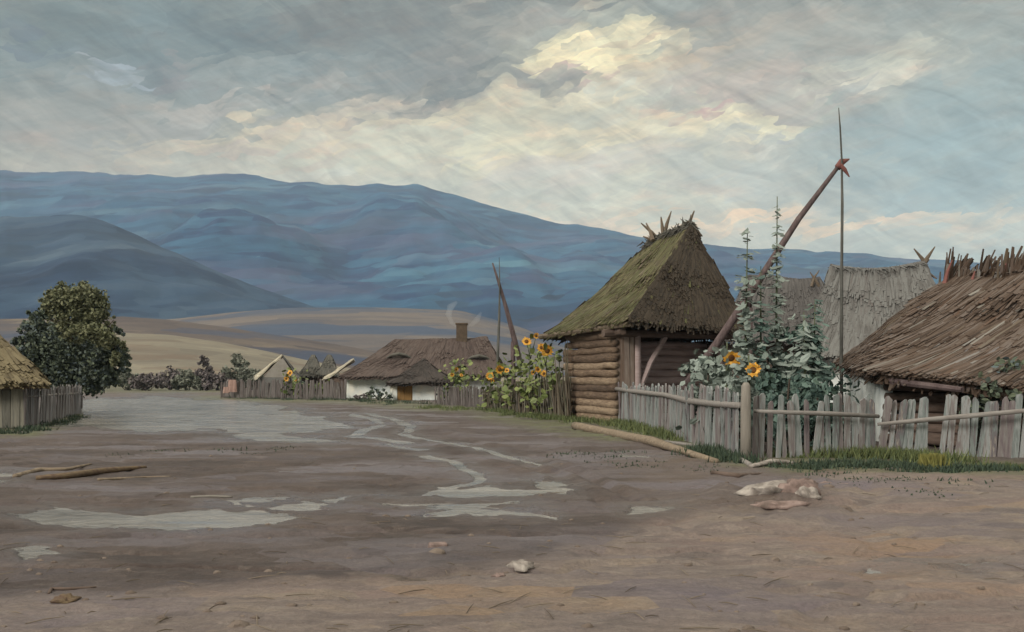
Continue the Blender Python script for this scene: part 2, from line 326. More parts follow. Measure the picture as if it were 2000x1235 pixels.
# ------------------------------------------------------------------ ground with ruts and puddles
rows = np.concatenate([[-30, -15, -6, -1, 2, 3.5], F * EYE / (np.arange(1400, 746, -1.25) - HZ), [270, 300, 360, 450, 700, 1200, 2500, 3600]])
cols = np.concatenate([[-9000, -6000, -4000, -2800, -2000, -1500, -1200, -900, -700, -500], np.arange(-300, 2301, 4.0), [2500, 2700, 3000, 3500, 4200, 5200, 7000, 10000]])
UU, YR = np.meshgrid((cols - 1000) / F, rows)
XG = UU * np.maximum(YR, 4.6); YG = YR
PX = UU * F + 1000; PY = HZ + F * EYE / np.maximum(YR, 4.0)
nz = (fbm(XG * .9, YG * .9, 3, 4) - .5); nzf = fbm(XG * 5, YG * 3.2, 11, 4) - .5; nl = fbm(XG * .25, YG * .25, 5, 3) - .5
rut = np.abs(fbm(XG * .35 + 9, YG * .9, 61, 4) - .5)
HG = nl * .05 + nz * .07 + nzf * .034 - .05 * sstep(.06, .0, rut)
rough_zone = sstep(930, 960, PY) * sstep(1060, 990, PY) * sstep(1330, 1420, PX) * sstep(1700, 1600, PX)
HG += rough_zone * (fbm(XG * 2.4, YG * 1.5, 31, 4) - .35) * .22
bank = sstep(1290, 1500, PX) * sstep(915, 935, PY) * sstep(1010, 960, PY)
HG += bank * .06
for off_ in (0, 14):
    dr = seg_dist(PX, PY, [(700 + off_ * 2, 806), (790 + off_ * 2, 835), (900 + off_ * 3, 872), (1080 + off_ * 4, 925), (1180 + off_ * 6, 985), (1150 + off_ * 9, 1080), (1000 + off_ * 14, 1240), (900 + off_ * 18, 1400)], 10, 3)
    fd = sstep(1010, 940, PY); HG -= fd * .05 * np.exp(-dr ** 2 * .9); HG += fd * .03 * np.exp(-(dr - 2.2) ** 2)
puddles = [
    ('pool of water', 'poly', [(125, 831), (160, 792), (200, 778), (330, 774), (440, 781), (560, 799), (650, 815), (690, 832), (600, 845), (430, 841), (300, 838)], 0),
    ('p', 'poly', [(410, 838), (520, 842), (620, 853), (640, 862), (540, 862), (490, 852), (420, 846)], 0),
    ('p', 'line', [(690, 811), (735, 818), (748, 828), (715, 840), (682, 851), (740, 855), (800, 864)], (11, 2.2)),
    ('p', 'line', [(765, 868), (820, 877)], (9, 1.6)),
    ('p', 'line', [(720, 808), (765, 815), (805, 832), (795, 846), (830, 858), (900, 868), (985, 890), (1060, 908)], (9, 1.7)),
    ('p', 'line', [(835, 890), (885, 900), (915, 915), (940, 932), (925, 942), (870, 950)], (12, 2.4)),
    ('p', 'poly', [(630, 972), (700, 966), (800, 967), (880, 952), (960, 948), (1060, 955), (1062, 936), (1095, 938), (1085, 955), (1092, 966), (1050, 962), (1010, 980), (930, 990), (1040, 990), (1068, 1014), (980, 1004), (850, 1004), (900, 994), (760, 978), (650, 982)], 0),
    ('p', 'poly', [(430, 974), (560, 970), (640, 984), (620, 994), (500, 990)], 0),
    ('p', 'poly', [(35, 998), (100, 990), (250, 1004), (400, 994), (560, 998), (540, 1018), (380, 1032), (250, 1026), (120, 1026), (60, 1012)], 0),
    ('p', 'poly', [(15, 1068), (60, 1058), (110, 1062), (105, 1080), (50, 1088)], 0),
    ('p', 'poly', [(1232, 990), (1296, 987), (1300, 996), (1245, 1004)], 0),
    ('p', 'poly', [(1675, 1110), (1720, 1100), (1790, 1092), (1940, 1094), (1900, 1112), (1780, 1118), (1690, 1122)], 0),
    ('p', 'line', [(1215, 888), (1300, 894)], (10, 2.0)),
    ('p', 'poly', [(-40, 925), (20, 922), (40, 930), (20, 940), (-40, 940)], 0),
]
warpx = (fbm(PX / 70, PY / 12, 77, 5) - .5) * 110; warpy = (fbm(PX / 50, PY / 9, 99, 5) - .5) * 17
PXw, PYw = PX + warpx, PY + warpy
wet = np.zeros(PX.shape); masks = []
for nm, kind, pts, wd in puddles:
    if kind == 'poly':
        d = seg_dist(PXw, PYw, pts + [pts[0]], 14, 3.0); ins = in_poly(PXw, PYw, pts)
        mk = np.where(ins, np.clip(.5 + d * .5, 0, 1), np.clip(.5 - d * .5, 0, 1)); wd_ = np.where(ins, 1, np.clip(1 - d / 5, 0, 1))
    else:
        d = seg_dist(PX + warpx * .35, PY + warpy * .35, pts, wd[0], wd[1]); mk = np.clip(1.5 - d, 0, 1); wd_ = np.clip(1 - d / 5, 0, 1)
    masks.append(mk); wet = np.maximum(wet, wd_)
allm = np.max(masks, axis=0)
wt_ = sstep(0, .35, wet); HG = HG * (1 - wt_) + np.maximum(HG, -.008) * wt_
isl = fbm(XG * .8, YG * 1.1, 55, 4) - .5
HG = np.where(allm > 0, HG * (1 - allm * .6) - .048 * sstep(0, .8, allm) + (.10 + .16 * sstep(930, 980, PY)) * np.clip(isl - .04, 0, 1) * allm + .05 * (fbm(XG * 4, YG * 3, 91, 4) - .5) * allm * sstep(930, 980, PY), HG)
def gz(x, y):
    r = int(np.argmin(np.abs(rows - y))); u = x / max(y, 4.6) * F + 1000; c = int(np.argmin(np.abs(cols - u))); return float(HG[r, c])

# ground material
gm = bpy.data.materials.new('muddy_village_ground'); gm.use_nodes = True; t = NT(gm.node_tree); t.n.clear()
oc = t.node('ShaderNodeTexCoord').outputs['Object']
at = t.node('ShaderNodeAttribute', attribute_name='wet').outputs['Fac']; ag = t.node('ShaderNodeAttribute', attribute_name='grassy').outputs['Fac']
aw = t.node('ShaderNodeAttribute', attribute_name='warm').outputs['Fac']
od = t.dab(t.mapping(oc, scale=(.5, .9, 1)), 3.2, .75); of = t.dab(t.mapping(oc, scale=(.9, 2.0, 1)), 9, .6)
nA = t.rng(t.noise(od, .9, 6, .62, .6), .3, .7)
nB = t.rng(t.noise(od, 1.9, 7, .66, .5), .3, .7)
nC = t.rng(t.noise(of, 3.2, 6, .7), .28, .72)
nD = t.rng(t.noise(t.mapping(od, scale=(1, 1, 1)), .45, 5, .6), .34, .66)
mud = t.ramp(nA, [(0, S(52, 44, 42)), (.25, S(74, 63, 58)), (.5, S(92, 80, 74)), (.75, S(82, 74, 76)), (1, S(104, 94, 90))])
mud = t.mix(t.m('MULTIPLY', nB, .5), mud, S(70, 58, 52))
mud = t.mix(t.m('MULTIPLY', t.rng(nD, .5, .85), .75), mud, S(104, 97, 101)); mud = t.mix(t.m('MULTIPLY', t.rng(nD, .45, .1), .7), mud, S(58, 46, 42))
mud = t.mix(t.m('MULTIPLY', t.rng(nC, .6, .95), .5), mud, S(118, 108, 100))
mud = t.mix(t.m('MULTIPLY', t.rng(nC, .4, .1), .5), mud, S(46, 40, 38))
dry = t.ramp(nB, [(0, S(84, 76, 72)), (.3, S(104, 94, 88)), (.55, S(114, 103, 95)), (.8, S(124, 112, 98)), (1, S(118, 98, 92))])
dry = t.mix(t.m('MULTIPLY', t.rng(nC, .5, .9), .55), dry, S(138, 129, 118))
dry = t.mix(t.m('MULTIPLY', t.rng(nC, .4, .1), .45), dry, S(72, 66, 66))
dry = t.mix(t.m('MULTIPLY', t.rng(nD, .5, .85), .8), dry, S(100, 92, 98)); dry = t.mix(t.m('MULTIPLY', t.rng(nD, .45, .1), .5), dry, S(126, 106, 98))
dry = t.mix(t.m('MULTIPLY', t.rng(nA, .32, .1), .5), dry, S(134, 110, 80))
mud = t.mix(1.0, mud, (.84, .82, .84, 1), 'MULTIPLY'); dry = t.mix(1.0, dry, (.97, .94, .97, 1), 'MULTIPLY')
gc = t.mix(aw, mud, dry)
fin = t.rng(t.noise(t.mapping(oc, scale=(1, 1.3, 1)), 22, 8, .75), .32, .68); gc = t.mix(t.m('MULTIPLY', t.rng(fin, .5, 1), .38), gc, t.mix(1.0, gc, (1.7, 1.65, 1.6, 1), 'MULTIPLY')); gc = t.mix(t.m('MULTIPLY', t.rng(fin, .5, 0), .42), gc, t.mix(1.0, gc, (.45, .45, .47, 1), 'MULTIPLY'))
wetc = t.mix(.5, gc, S(76, 68, 66)); gc = t.mix(t.m('MULTIPLY', at, .55), gc, wetc)
grs = t.ramp(nC, [(0, S(66, 68, 50)), (.5, S(88, 90, 62)), (1, S(106, 104, 74))])
gc = t.mix(t.m('MULTIPLY', ag, t.rng(nB, .15, .6)), gc, grs)
b = t.node('ShaderNodeBsdfPrincipled'); t.put(b.inputs['Base Color'], gc)
t.put(b.inputs['Roughness'], t.m('MAXIMUM', .14, t.m('SUBTRACT', t.m('SUBTRACT', .78, t.m('MULTIPLY', at, t.rng(nB, .8, .2, .25, .62))), t.m('MULTIPLY', t.m('MULTIPLY', t.rng(nD, .5, .9), .30), t.m('SUBTRACT', 1.0, aw))))); b.inputs['Specular IOR Level'].default_value = .5
bn = t.node('ShaderNodeBump'); bn.inputs['Strength'].default_value = .9; bn.inputs['Distance'].default_value = .06
t.put(bn.inputs['Height'], t.m('ADD', t.noise(t.mapping(oc, scale=(1, 1.8, 1)), 5, 8, .7, .4), t.m('MULTIPLY', t.noise(oc, 30, 4, .6), .25))); t.l.new(bn.outputs[0], b.inputs['Normal'])
o_ = t.node('ShaderNodeOutputMaterial'); t.l.new(b.outputs[0], o_.inputs[0])

ground, used = grid_mesh('ground', XG, YG, HG, gm)
ground['kind'] = 'structure'
grassy = np.zeros(PX.shape)
for pts, wx, wy in [([(430, 778), (700, 782), (830, 796), (960, 800), (1100, 820), (1200, 828)], 60, 7), ([(1190, 826), (1300, 848), (1450, 900)], 50, 16),
                    ([(1540, 905), (1850, 912), (2300, 930)], 60, 22), ([(-200, 845), (50, 845), (160, 812)], 40, 10), ([(150, 762), (400, 762)], 60, 6), ([(1000, 812), (1200, 850)], 80, 12)]:
    grassy = np.maximum(grassy, np.clip(1.35 - seg_dist(PX, PY, pts, wx, wy), 0, 1))
grassy = np.maximum(grassy, sstep(762, 755, PY))
bank_poly = [(1085, 1088), (1120, 1068), (1250, 1030), (1390, 1004), (1450, 1010), (1600, 1002), (1640, 960), (1600, 940), (1640, 928), (1800, 932), (2300, 950), (2600, 1500), (-600, 1500), (-600, 1190), (200, 1160), (560, 1130), (900, 1120)]
wpx, wpy = PX + warpx * .6, PY + warpy * .9
bd = seg_dist(wpx, wpy, bank_poly + [bank_poly[0]], 60, 14); bi = in_poly(wpx, wpy, bank_poly)
warm_ = np.clip(np.where(bi, .55 + bd * .4, .5 - bd * .6), 0, 1) + sstep(800, 770, PY) * .3 + .3 * sstep(1150, 1300, PX) * sstep(850, 890, PY)
warm_ = np.clip(warm_, 0, 1)
for nm_, arr in (('wet', wet), ('grassy', grassy), ('warm', warm_)):
    a_ = ground.data.attributes.new(nm_, 'FLOAT', 'POINT'); a_.data.foreach_set('value', arr.ravel()[used].astype(np.float32))

# water
wm = bpy.data.materials.new('muddy_puddle_water'); wm.use_nodes = True; t = NT(wm.node_tree); t.n.clear()
oc = t.node('ShaderNodeTexCoord').outputs['Object']
b = t.node('ShaderNodeBsdfPrincipled'); t.put(b.inputs['Base Color'], t.ramp(t.noise(t.mapping(oc, scale=(.6, 1.4, 1)), .8, 5, .6), [(.3, S(84, 82, 80)), (.7, S(146, 142, 136))]))
t.put(b.inputs['Roughness'], t.rng(t.noise(t.mapping(oc, scale=(.4, 1.6, 1)), 1.2, 4), .35, .65, .10, .30)); b.inputs['IOR'].default_value = 1.5; b.inputs['Specular IOR Level'].default_value = 1.0
bn = t.node('ShaderNodeBump'); bn.inputs['Strength'].default_value = 1.0; bn.inputs['Distance'].default_value = .09
t.put(bn.inputs['Strength'], t.rng(t.noise(t.mapping(oc, scale=(.3, 1.0, 1)), 1.1, 5, .65, .6), .42, .60, .05, 1.0)); t.put(bn.inputs['Height'], t.noise(t.mapping(oc, scale=(.9, 1.3, 1)), 5.5, 5, .6, .5)); t.l.new(bn.outputs[0], b.inputs['Normal'])
ed = t.node('ShaderNodeAttribute', attribute_name='depth').outputs['Fac']
en = t.noise(t.mapping(oc, scale=(.6, 1.2, 1)), 4.0, 6, .7)
al = t.rng(t.m('ADD', ed, t.m('MULTIPLY', t.m('SUBTRACT', en, .5), .9)), .22, .55)
tr = t.node('ShaderNodeBsdfTransparent'); mx = t.node('ShaderNodeMixShader'); t.put(mx.inputs[0], al); t.l.new(tr.outputs[0], mx.inputs[1]); t.l.new(b.outputs[0], mx.inputs[2])
o_ = t.node('ShaderNodeOutputMaterial'); t.l.new(mx.outputs[0], o_.inputs[0])
own = np.argmax(np.stack(masks), axis=0)
for pi_, ((nm, kind, pts, wd), mk) in enumerate(zip(puddles, masks)):
    k = allm > .12; kk = (k[:-1, :-1] | k[1:, :-1] | k[:-1, 1:] | k[1:, 1:]) & (own[:-1, :-1] == pi_)
    if not kk.any(): continue
    zw = -0.026 + (nl * .0125)
    wo, us_ = grid_mesh('puddle', XG, YG, np.full(XG.shape, -0.024), wm, kk)
    a_ = wo.data.attributes.new('depth', 'FLOAT', 'POINT'); a_.data.foreach_set('value', allm.ravel()[us_].astype(np.float32))
    wo['kind'] = 'structure'

# ------------------------------------------------------------------ fields, hills, mountains
def ridge_fn(pts):
    xs = [p[0] for p in pts]; ys = [p[1] for p in pts]
    return lambda px: np.interp(px, xs, ys)
def hill(name, d0, d1, d2, pts, m, nx=260, ny=50, amp=.06, prof=1.0, seed=1, jag=0.0, px0=-1500, px1=3500):
    px = np.linspace(px0, px1, nx); u = (px - 1000) / F
    yy = np.concatenate([np.linspace(d0, d1, ny), np.linspace(d1, d2, 12)[1:]])
    UU, YY = np.meshgrid(u, yy)
    top = (HZ - ridge_fn(pts)(UU * F + 1000)) / F * d1 + EYE
    # soften the outline and give it small irregularities
    top = top * (1 + jag * (fbm((UU + 3) * 22, UU * 0, seed, 6) - .5))
    tt = (YY - d0) / (d1 - d0)
    s = np.where(tt <= 1, np.clip(tt, 0, 1) ** prof, 1 - .6 * ((YY - d1) / (d2 - d1)) ** 1.3)
    rel = np.where(tt <= 1, np.sin(np.clip(tt, 0, 1) * np.pi), 0) ** .7
    XXm = UU * YY
    n = fbm(XXm / (d1 * .10), YY / (d1 * .16), seed, 5) - .5
    ZZ = -2 + (top + 2) * s + rel * n * amp * d1
    o, _ = grid_mesh(name, XXm, YY, ZZ, m); o['kind'] = 'structure'
    return o
def hillmat(name, stops, sc1, stretch, patch=None, rot=0.0):
    m = bpy.data.materials.new(name); m.use_nodes = True; t = NT(m.node_tree); t.n.clear()
    oc = t.node('ShaderNodeTexCoord').outputs['Object']; v0 = t.mapping(t.mapping(oc, rot=(0, rot, 0)), scale=stretch); v = t.dab(v0, sc1 * 9, .8)
    n1 = t.rng(t.noise(v, sc1, 7, .62, .7), .3, .7); n2 = t.rng(t.noise(v, sc1 * 4.3, 6, .65, .4), .3, .7)
    c = t.ramp(t.m('ADD', t.m('MULTIPLY', n1, .65), t.m('MULTIPLY', n2, .35)), stops)
    n3 = t.rng(t.noise(t.mapping(oc, scale=(1, 1, 1.6)), sc1 * 26, 6, .7), .3, .7); n4 = t.noise(v0, sc1 * 14, 6, .75, 1.0)
    if patch:
        for (pc, s_, lo, hi, wt) in patch:
            c = t.mix(t.m('MULTIPLY', t.rng(t.noise(v, s_, 4, .5, .3), lo, hi), wt), c, S(*pc))
    c = t.mix(t.m('MULTIPLY', n3, .35), c, t.mix(1.0, c, (.55, .60, .66, 1), 'MULTIPLY')); c = t.mix(t.rng(n4, .52, .68, 0, .35), c, t.mix(1.0, c, (1.35, 1.3, 1.25, 1), 'MULTIPLY'))
    b = t.node('ShaderNodeBsdfPrincipled'); t.put(b.inputs['Base Color'], c); b.inputs['Roughness'].default_value = .9; b.inputs['Specular IOR Level'].default_value = .1
    o = t.node('ShaderNodeOutputMaterial'); t.l.new(b.outputs[0], o.inputs[0]); return m
far_m = hillmat('forest_and_haze_blue', [(.15, S(4, 20, 44)), (.36, S(18, 48, 80)), (.50, S(44, 84, 112)), (.62, S(20, 42, 80)), (.78, S(52, 92, 118)), (1, S(80, 118, 136))], .0028, (.38, .6, 2.3), [((106, 132, 142), .006, .58, .74, .6), ((78, 78, 104), .005, .52, .66, .6), ((36, 52, 72), .007, .56, .70, .6)], rot=.13)  # forest colour plus part of the haze, its blue put into the slopes
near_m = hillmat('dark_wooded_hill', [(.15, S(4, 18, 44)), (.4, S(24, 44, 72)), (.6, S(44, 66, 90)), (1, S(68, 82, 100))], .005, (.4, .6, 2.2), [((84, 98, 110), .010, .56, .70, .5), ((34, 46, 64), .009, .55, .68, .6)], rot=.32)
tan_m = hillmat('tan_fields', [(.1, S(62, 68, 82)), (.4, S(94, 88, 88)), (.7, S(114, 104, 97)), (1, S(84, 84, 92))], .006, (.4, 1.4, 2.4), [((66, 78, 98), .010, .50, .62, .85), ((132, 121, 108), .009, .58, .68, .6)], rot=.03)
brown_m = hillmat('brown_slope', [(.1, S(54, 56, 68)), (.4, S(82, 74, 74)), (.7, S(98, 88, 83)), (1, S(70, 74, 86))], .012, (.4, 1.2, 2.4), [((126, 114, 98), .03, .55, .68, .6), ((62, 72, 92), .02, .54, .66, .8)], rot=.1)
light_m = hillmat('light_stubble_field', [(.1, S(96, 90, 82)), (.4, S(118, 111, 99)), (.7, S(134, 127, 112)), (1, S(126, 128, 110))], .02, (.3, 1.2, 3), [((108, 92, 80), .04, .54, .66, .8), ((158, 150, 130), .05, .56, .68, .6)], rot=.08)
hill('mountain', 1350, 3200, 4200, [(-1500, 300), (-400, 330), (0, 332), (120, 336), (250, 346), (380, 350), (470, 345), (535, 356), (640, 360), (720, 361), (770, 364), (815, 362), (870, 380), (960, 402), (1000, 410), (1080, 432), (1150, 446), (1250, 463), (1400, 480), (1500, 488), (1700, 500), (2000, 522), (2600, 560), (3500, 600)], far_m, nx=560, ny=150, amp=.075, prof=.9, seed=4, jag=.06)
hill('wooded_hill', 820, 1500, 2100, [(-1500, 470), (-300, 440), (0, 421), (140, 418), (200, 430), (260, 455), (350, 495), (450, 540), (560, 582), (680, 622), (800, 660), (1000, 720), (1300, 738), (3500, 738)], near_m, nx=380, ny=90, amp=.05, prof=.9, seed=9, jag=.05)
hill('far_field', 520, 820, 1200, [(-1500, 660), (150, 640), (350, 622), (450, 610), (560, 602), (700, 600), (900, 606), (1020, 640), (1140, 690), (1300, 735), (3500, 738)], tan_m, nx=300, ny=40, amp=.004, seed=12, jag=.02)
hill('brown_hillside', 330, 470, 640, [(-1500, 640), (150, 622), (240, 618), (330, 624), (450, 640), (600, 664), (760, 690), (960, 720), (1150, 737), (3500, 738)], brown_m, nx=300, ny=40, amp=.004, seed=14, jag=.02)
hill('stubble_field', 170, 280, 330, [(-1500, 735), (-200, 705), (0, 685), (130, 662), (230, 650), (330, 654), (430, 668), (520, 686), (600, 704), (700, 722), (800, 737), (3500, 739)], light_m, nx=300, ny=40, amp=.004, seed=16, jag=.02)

# ------------------------------------------------------------------ thatch
def patch_point(eA, eB, rA, rB, u, v, sag, bow=0.0, bulge=0.0):
    a = eA.lerp(eB, u); b = rA.lerp(rB, u); p = a.lerp(b, v)
    p = p + Vector((0, 0, -sag * math.sin(math.pi * v) - bow * math.sin(math.pi * u)))
    return p
def thatch(mb, eA, eB, rA, rB, nu=10, nv=8, th=.22, sag=.15, bow=0.0, strokes=400, sl=.9, sw=.12, mi=0, mi2=None, p2=0.1, lift=.05, over=.25, rag=.25, dens_top=1.0, lean=0.0, stick=0.0):
    eA, eB, rA, rB = map(Vector, (eA, eB, rA, rB))
    n = (eB - eA).cross((rA + rB) / 2 - eA).normalized()
    if n.z < 0: n = -n
    top = []; bot = []
    for j in range(nv + 1):
        for i in range(nu + 1):
            p = patch_point(eA, eB, rA, rB, i / nu, j / nv, sag, bow)
            q = p + n * (R.uniform(-.03, .03) + .16 * mnoise.noise(p * .8))
            top.append(q); bot.append(q - Vector((0, 0, th)))
    vs = top + bot; o = len(top); fs = []; W = nu + 1
    for j in range(nv):
        for i in range(nu):
            a = j * W + i; fs.append((a, a + 1, a + 1 + W, a + W)); fs.append((o + a, o + a + W, o + a + 1 + W, o + a + 1))
    for i in range(nu):
        fs.append((i, o + i, o + i + 1, i + 1)); a = nv * W + i; fs.append((a, a + 1, o + a + 1, o + a))
    for j in range(nv):
        a = j * W; fs.append((a, a + W, o + a + W, o + a)); a = j * W + nu; fs.append((a, o + a, o + a + W, a + W))
    mb.add(vs, fs, mi)
    wE = (eB - eA).length; wR = (rB - rA).length; hh = ((rA + rB) / 2 - (eA + eB) / 2).length
    for k in range(int(strokes * 1.7)):
        while True:
            v = R.random() ** dens_top; 
            if R.random() < (wE * (1 - v) + wR * v + .3) / (max(wE, wR) + .3): break
        u = R.random()
        p = patch_point(eA, eB, rA, rB, u, v, sag, bow); p = p + n * .16 * mnoise.noise(p * .8)
        p2_ = patch_point(eA, eB, rA, rB, min(1, max(0, u + lean * .1)), v + .03, sag, bow) + (p - patch_point(eA, eB, rA, rB, u, v, sag, bow))
        d = (p2_ - p).normalized(); s_ = d.cross(n).normalized()
        d = (d + s_ * R.uniform(-.14, .14)).normalized(); s_ = d.cross(n).normalized()
        L = sl * R.uniform(.6, 1.6); Wd = sw * R.uniform(.3, 1.1); l = lift * R.uniform(.1, 1.0)
        lo = p - d * min(L * .5, v * hh + rag * R.random()) + n * (l + .02); hi = p + d * min(L * .5, (1 - v) * hh + stick * R.random()) + n * .015
        tk = n * (.012 + .012 * R.random()); m_ = mi2 if (mi2 is not None and R.random() < p2) else mi
        s1 = s_ * Wd * .5; s0 = s_ * Wd * R.uniform(.25, .45)
        vs = [lo - s1 * R.uniform(.6, 1), lo + s1 * R.uniform(.6, 1), hi + s0, hi - s0]
        vs = vs + [x - tk for x in vs]
        mb.add(vs, [(0, 1, 2, 3), (7, 6, 5, 4), (0, 4, 5, 1), (1, 5, 6, 2), (2, 6, 7, 3), (3, 7, 4, 0)], m_)
    # hanging fringe on the eave
    if over > 0:
        for k in range(int(wE / (sw * .55))):
            u = R.random(); p = patch_point(eA, eB, rA, rB, u, 0, sag, bow); d = (patch_point(eA, eB, rA, rB, u, .05, sag, bow) - p).normalized(); s_ = d.cross(n).normalized()
            d = (d + s_ * R.uniform(-.2, .2)).normalized()
            L = over * R.uniform(.3, 1.2); s1 = s_ * sw * R.uniform(.25, .55)
            z = Vector((0, 0, -R.uniform(.0, th * .9)))
            lo = p - d * L + z; hi = p + d * .25 + z + n * .01; tk = n * .025
            vs = [lo - s1 * .5, lo + s1 * .5, hi + s1, hi - s1]; vs += [x - tk for x in vs]
            mb.add(vs, [(0, 1, 2, 3), (7, 6, 5, 4), (0, 4, 5, 1), (1, 5, 6, 2), (2, 6, 7, 3), (3, 7, 4, 0)], mi)

def hip_roof(mb, c, r0, r1, faces=(0, 1, 2, 3), mis=(0, 0, 0, 0), strokes=(400, 400, 400, 400), **kw):
    """c: four eave corners anticlockwise from above [near-left, near-right, far-right, far-left]; ridge r0 over the left end, r1 over the right end"""
    fdef = [(c[0], c[1], r0, r1), (c[1], c[2], r1, r1), (c[2], c[3], r1, r0), (c[3], c[0], r0, r0)]
    for k in faces: thatch(mb, *fdef[k], mi=mis[k], strokes=strokes[k], **kw)

def wall_mesh(p0, p1, z0, z1, th=.25, rough=.02, cell=.5):
    mb = MB(); p0 = Vector(p0); p1 = Vector(p1); d = (p1 - p0); L = d.length; d.normalize(); nrm = Vector((d.y, -d.x, 0))
    nu = max(2, int(L / cell)); nv = max(2, int((z1 - z0) / cell)); vs = []
    for s_ in (1, -1):
        for j in range(nv + 1):
            for i in range(nu + 1):
                vs.append(p0 + d * L * i / nu + Vector((0, 0, z0 + (z1 - z0) * j / nv)) + nrm * (th / 2 * s_ + R.uniform(-rough, rough)))
    W = nu + 1; o = W * (nv + 1); fs = []
    for j in range(nv):
        for i in range(nu):
            a = j * W + i; fs.append((a, a + 1, a + 1 + W, a + W)); fs.append((o + a, o + a + W, o + a + 1 + W, o + a + 1))
    for i in range(nu):
        fs.append((i, o + i, o + i + 1, i + 1)); a = nv * W + i; fs.append((a, a + 1, o + a + 1, o + a))
    for j in range(nv):
        a = j * W; fs.append((a, a + W, o + a + W, o + a)); a = j * W + nu; fs.append((a, o + a, o + a + W, a + W))
    mb.add(vs, fs); return mb
def log_wall(p0, p1, z0, z1, r=.13, ext0=.3, ext1=.3, jitter=.15):
    mb = MB(); p0 = Vector(p0); p1 = Vector(p1); d = (p1 - p0).normalized(); z = z0 + r
    while z < z1 - r * .5:
        a = p0 - d * (ext0 * R.uniform(.1, 2.0)); b_ = p1 + d * (ext1 * R.uniform(.4, 1.4)); n = 6; rr = r * R.uniform(.82, 1.12)
        pts = [a.lerp(b_, i / n) + Vector((0, 0, z + R.uniform(-.03, .03))) for i in range(n + 1)]
        mb.tube(pts, [rr * .7] + [rr * R.uniform(.9, 1.06) for _ in range(n - 1)] + [rr * .85], n=10, jit=.07)
        z += r * 1.72
    return mb
def board_wall(p0, p1, z0, z1, w_=.2, th=.04, ragged=.1, lean=.02):
    mb = MB(); p0 = Vector(p0); p1 = Vector(p1); d = (p1 - p0); L = d.length; d.normalize(); nrm = Vector((d.y, -d.x, 0)); s = 0
    while s < L:
        ww = w_ * R.uniform(.7, 1.2); c = p0 + d * (s + ww / 2); h = z1 - z0 + R.uniform(-ragged, 0)
        up = (Vector((0, 0, 1)) + d * R.uniform(-lean, lean)).normalized()
        mb.box(c + Vector((0, 0, z0)) + up * h / 2 + nrm * R.uniform(-.015, .015), d * ww * .485, nrm * th / 2, up * h / 2); s += ww
    return mb
def twigs(name, pairs, parent, m, r=.035):
    for a, b_ in pairs:
        mb = MB(); a = Vector(a); b_ = Vector(b_); mid = a.lerp(b_, .5) + Vector((R.uniform(-.06, .06), 0, R.uniform(-.05, .05)))
        mb.tube([a, mid, b_], [r * 1.25, r, r * .3], n=6, jit=.1); mb.build(name, m, parent)

# ------------------------------------------------------------------ log hut
C_ = B(1203, 33.5); L_ = B(1118, 37.6); R_ = B(1412, 35.3); K_ = L_ + (R_ - C_)
hut = thing('log_hut', 'log hut with steep mossy thatched roof and twigs along its peak', 'hut', C_.lerp(K_, .5))
log_wall(L_, C_, -.05, 3.15, r=.155, ext0=.30, ext1=.02).build('log_wall', M['log_warm'], hut, smooth=True)
log_wall(K_, L_, -.05, 3.1, r=.155).build('log_wall', M['log_warm'], hut, smooth=True)
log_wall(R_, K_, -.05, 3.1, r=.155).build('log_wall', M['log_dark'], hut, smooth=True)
d2 = (R_ - C_).normalized(); d1 = (L_ - C_).normalized()
log_wall(C_ + d1 * 1.1 + d2 * .9, R_ + d1 * 1.1, .0, 2.9, r=.15, ext0=0, ext1=0).build('recessed_wall', M['log_mauve'], hut, smooth=True)
board_wall(C_ + d2 * .02, C_ + d2 * .72, .0, 3.05, w_=.2).build('board_panel', M['board_brown'], hut)
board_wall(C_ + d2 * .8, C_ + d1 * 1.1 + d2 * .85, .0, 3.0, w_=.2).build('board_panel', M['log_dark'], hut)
for pxp in (C_ + d2 * .86, R_ - d2 * .1):
    mb = MB(); mb.tube([pxp + Vector((0, 0, z)) for z in (-.1, 1, 2, 3.1)], [.13, .12, .125, .12], n=8, jit=.05); mb.build('porch_post', M['log_mauve'], hut, smooth=True)
mb = MB(); mb.tube([C_ + d2 * .98 + Vector((0, 0, 1.25)), C_ + d2 * 1.4 + Vector((0, 0, 2.1)), C_ + d2 * 2.0 + Vector((0, 0, 2.98))], .1, n=6, jit=.08); mb.build('brace', M['log_mauve'], hut)
mb = MB(); mb.tube([C_ - d2 * .5 + Vector((0, 0, 3.08)), R_ + d2 * .4 + Vector((0, 0, 3.08))], .14, n=8, jit=.05); mb.build('lintel', M['log_dark'], hut)
mb = MB(); mb.tube([L_ - d1 * -.5 + Vector((0, 0, 3.12)), C_ - d1 * .6 + Vector((0, 0, 3.12))], .13, n=8, jit=.05); mb.build('wall_plate', M['log_dark'], hut)
eN = P(1228, 622, 32.3); eL = P(1060, 652, 38.6); eR = P(1462, 642, 34.6); eF = eL + (eR - eN)
r0 = P(1262, 478, 39.3); r1 = P(1352, 437, 35.9)
rf = MB()
thatch(rf, eL, eN, r0, r1, mi=0, strokes=2000, sag=.30, nu=14, nv=10, sl=.8, sw=.10, th=.18, mi2=2, p2=.05)
thatch(rf, eN, eR, r1, r1, mi=1, strokes=1800, sag=.02, nu=12, nv=10, sl=.7, sw=.11, th=.2, mi2=0, p2=.03)
thatch(rf, eR, eF, r1, r0, mi=1, strokes=700, sag=-.12, nu=10, nv=8, sl=.8, sw=.12, th=.2)
thatch(rf, eF, eL, r0, r0, mi=1, strokes=400, sag=.25, nu=8, nv=8, sl=.8, sw=.12, th=.2)
roof = rf.build('roof', [M['thatch_moss'], M['thatch_brown'], M['twig']], hut)
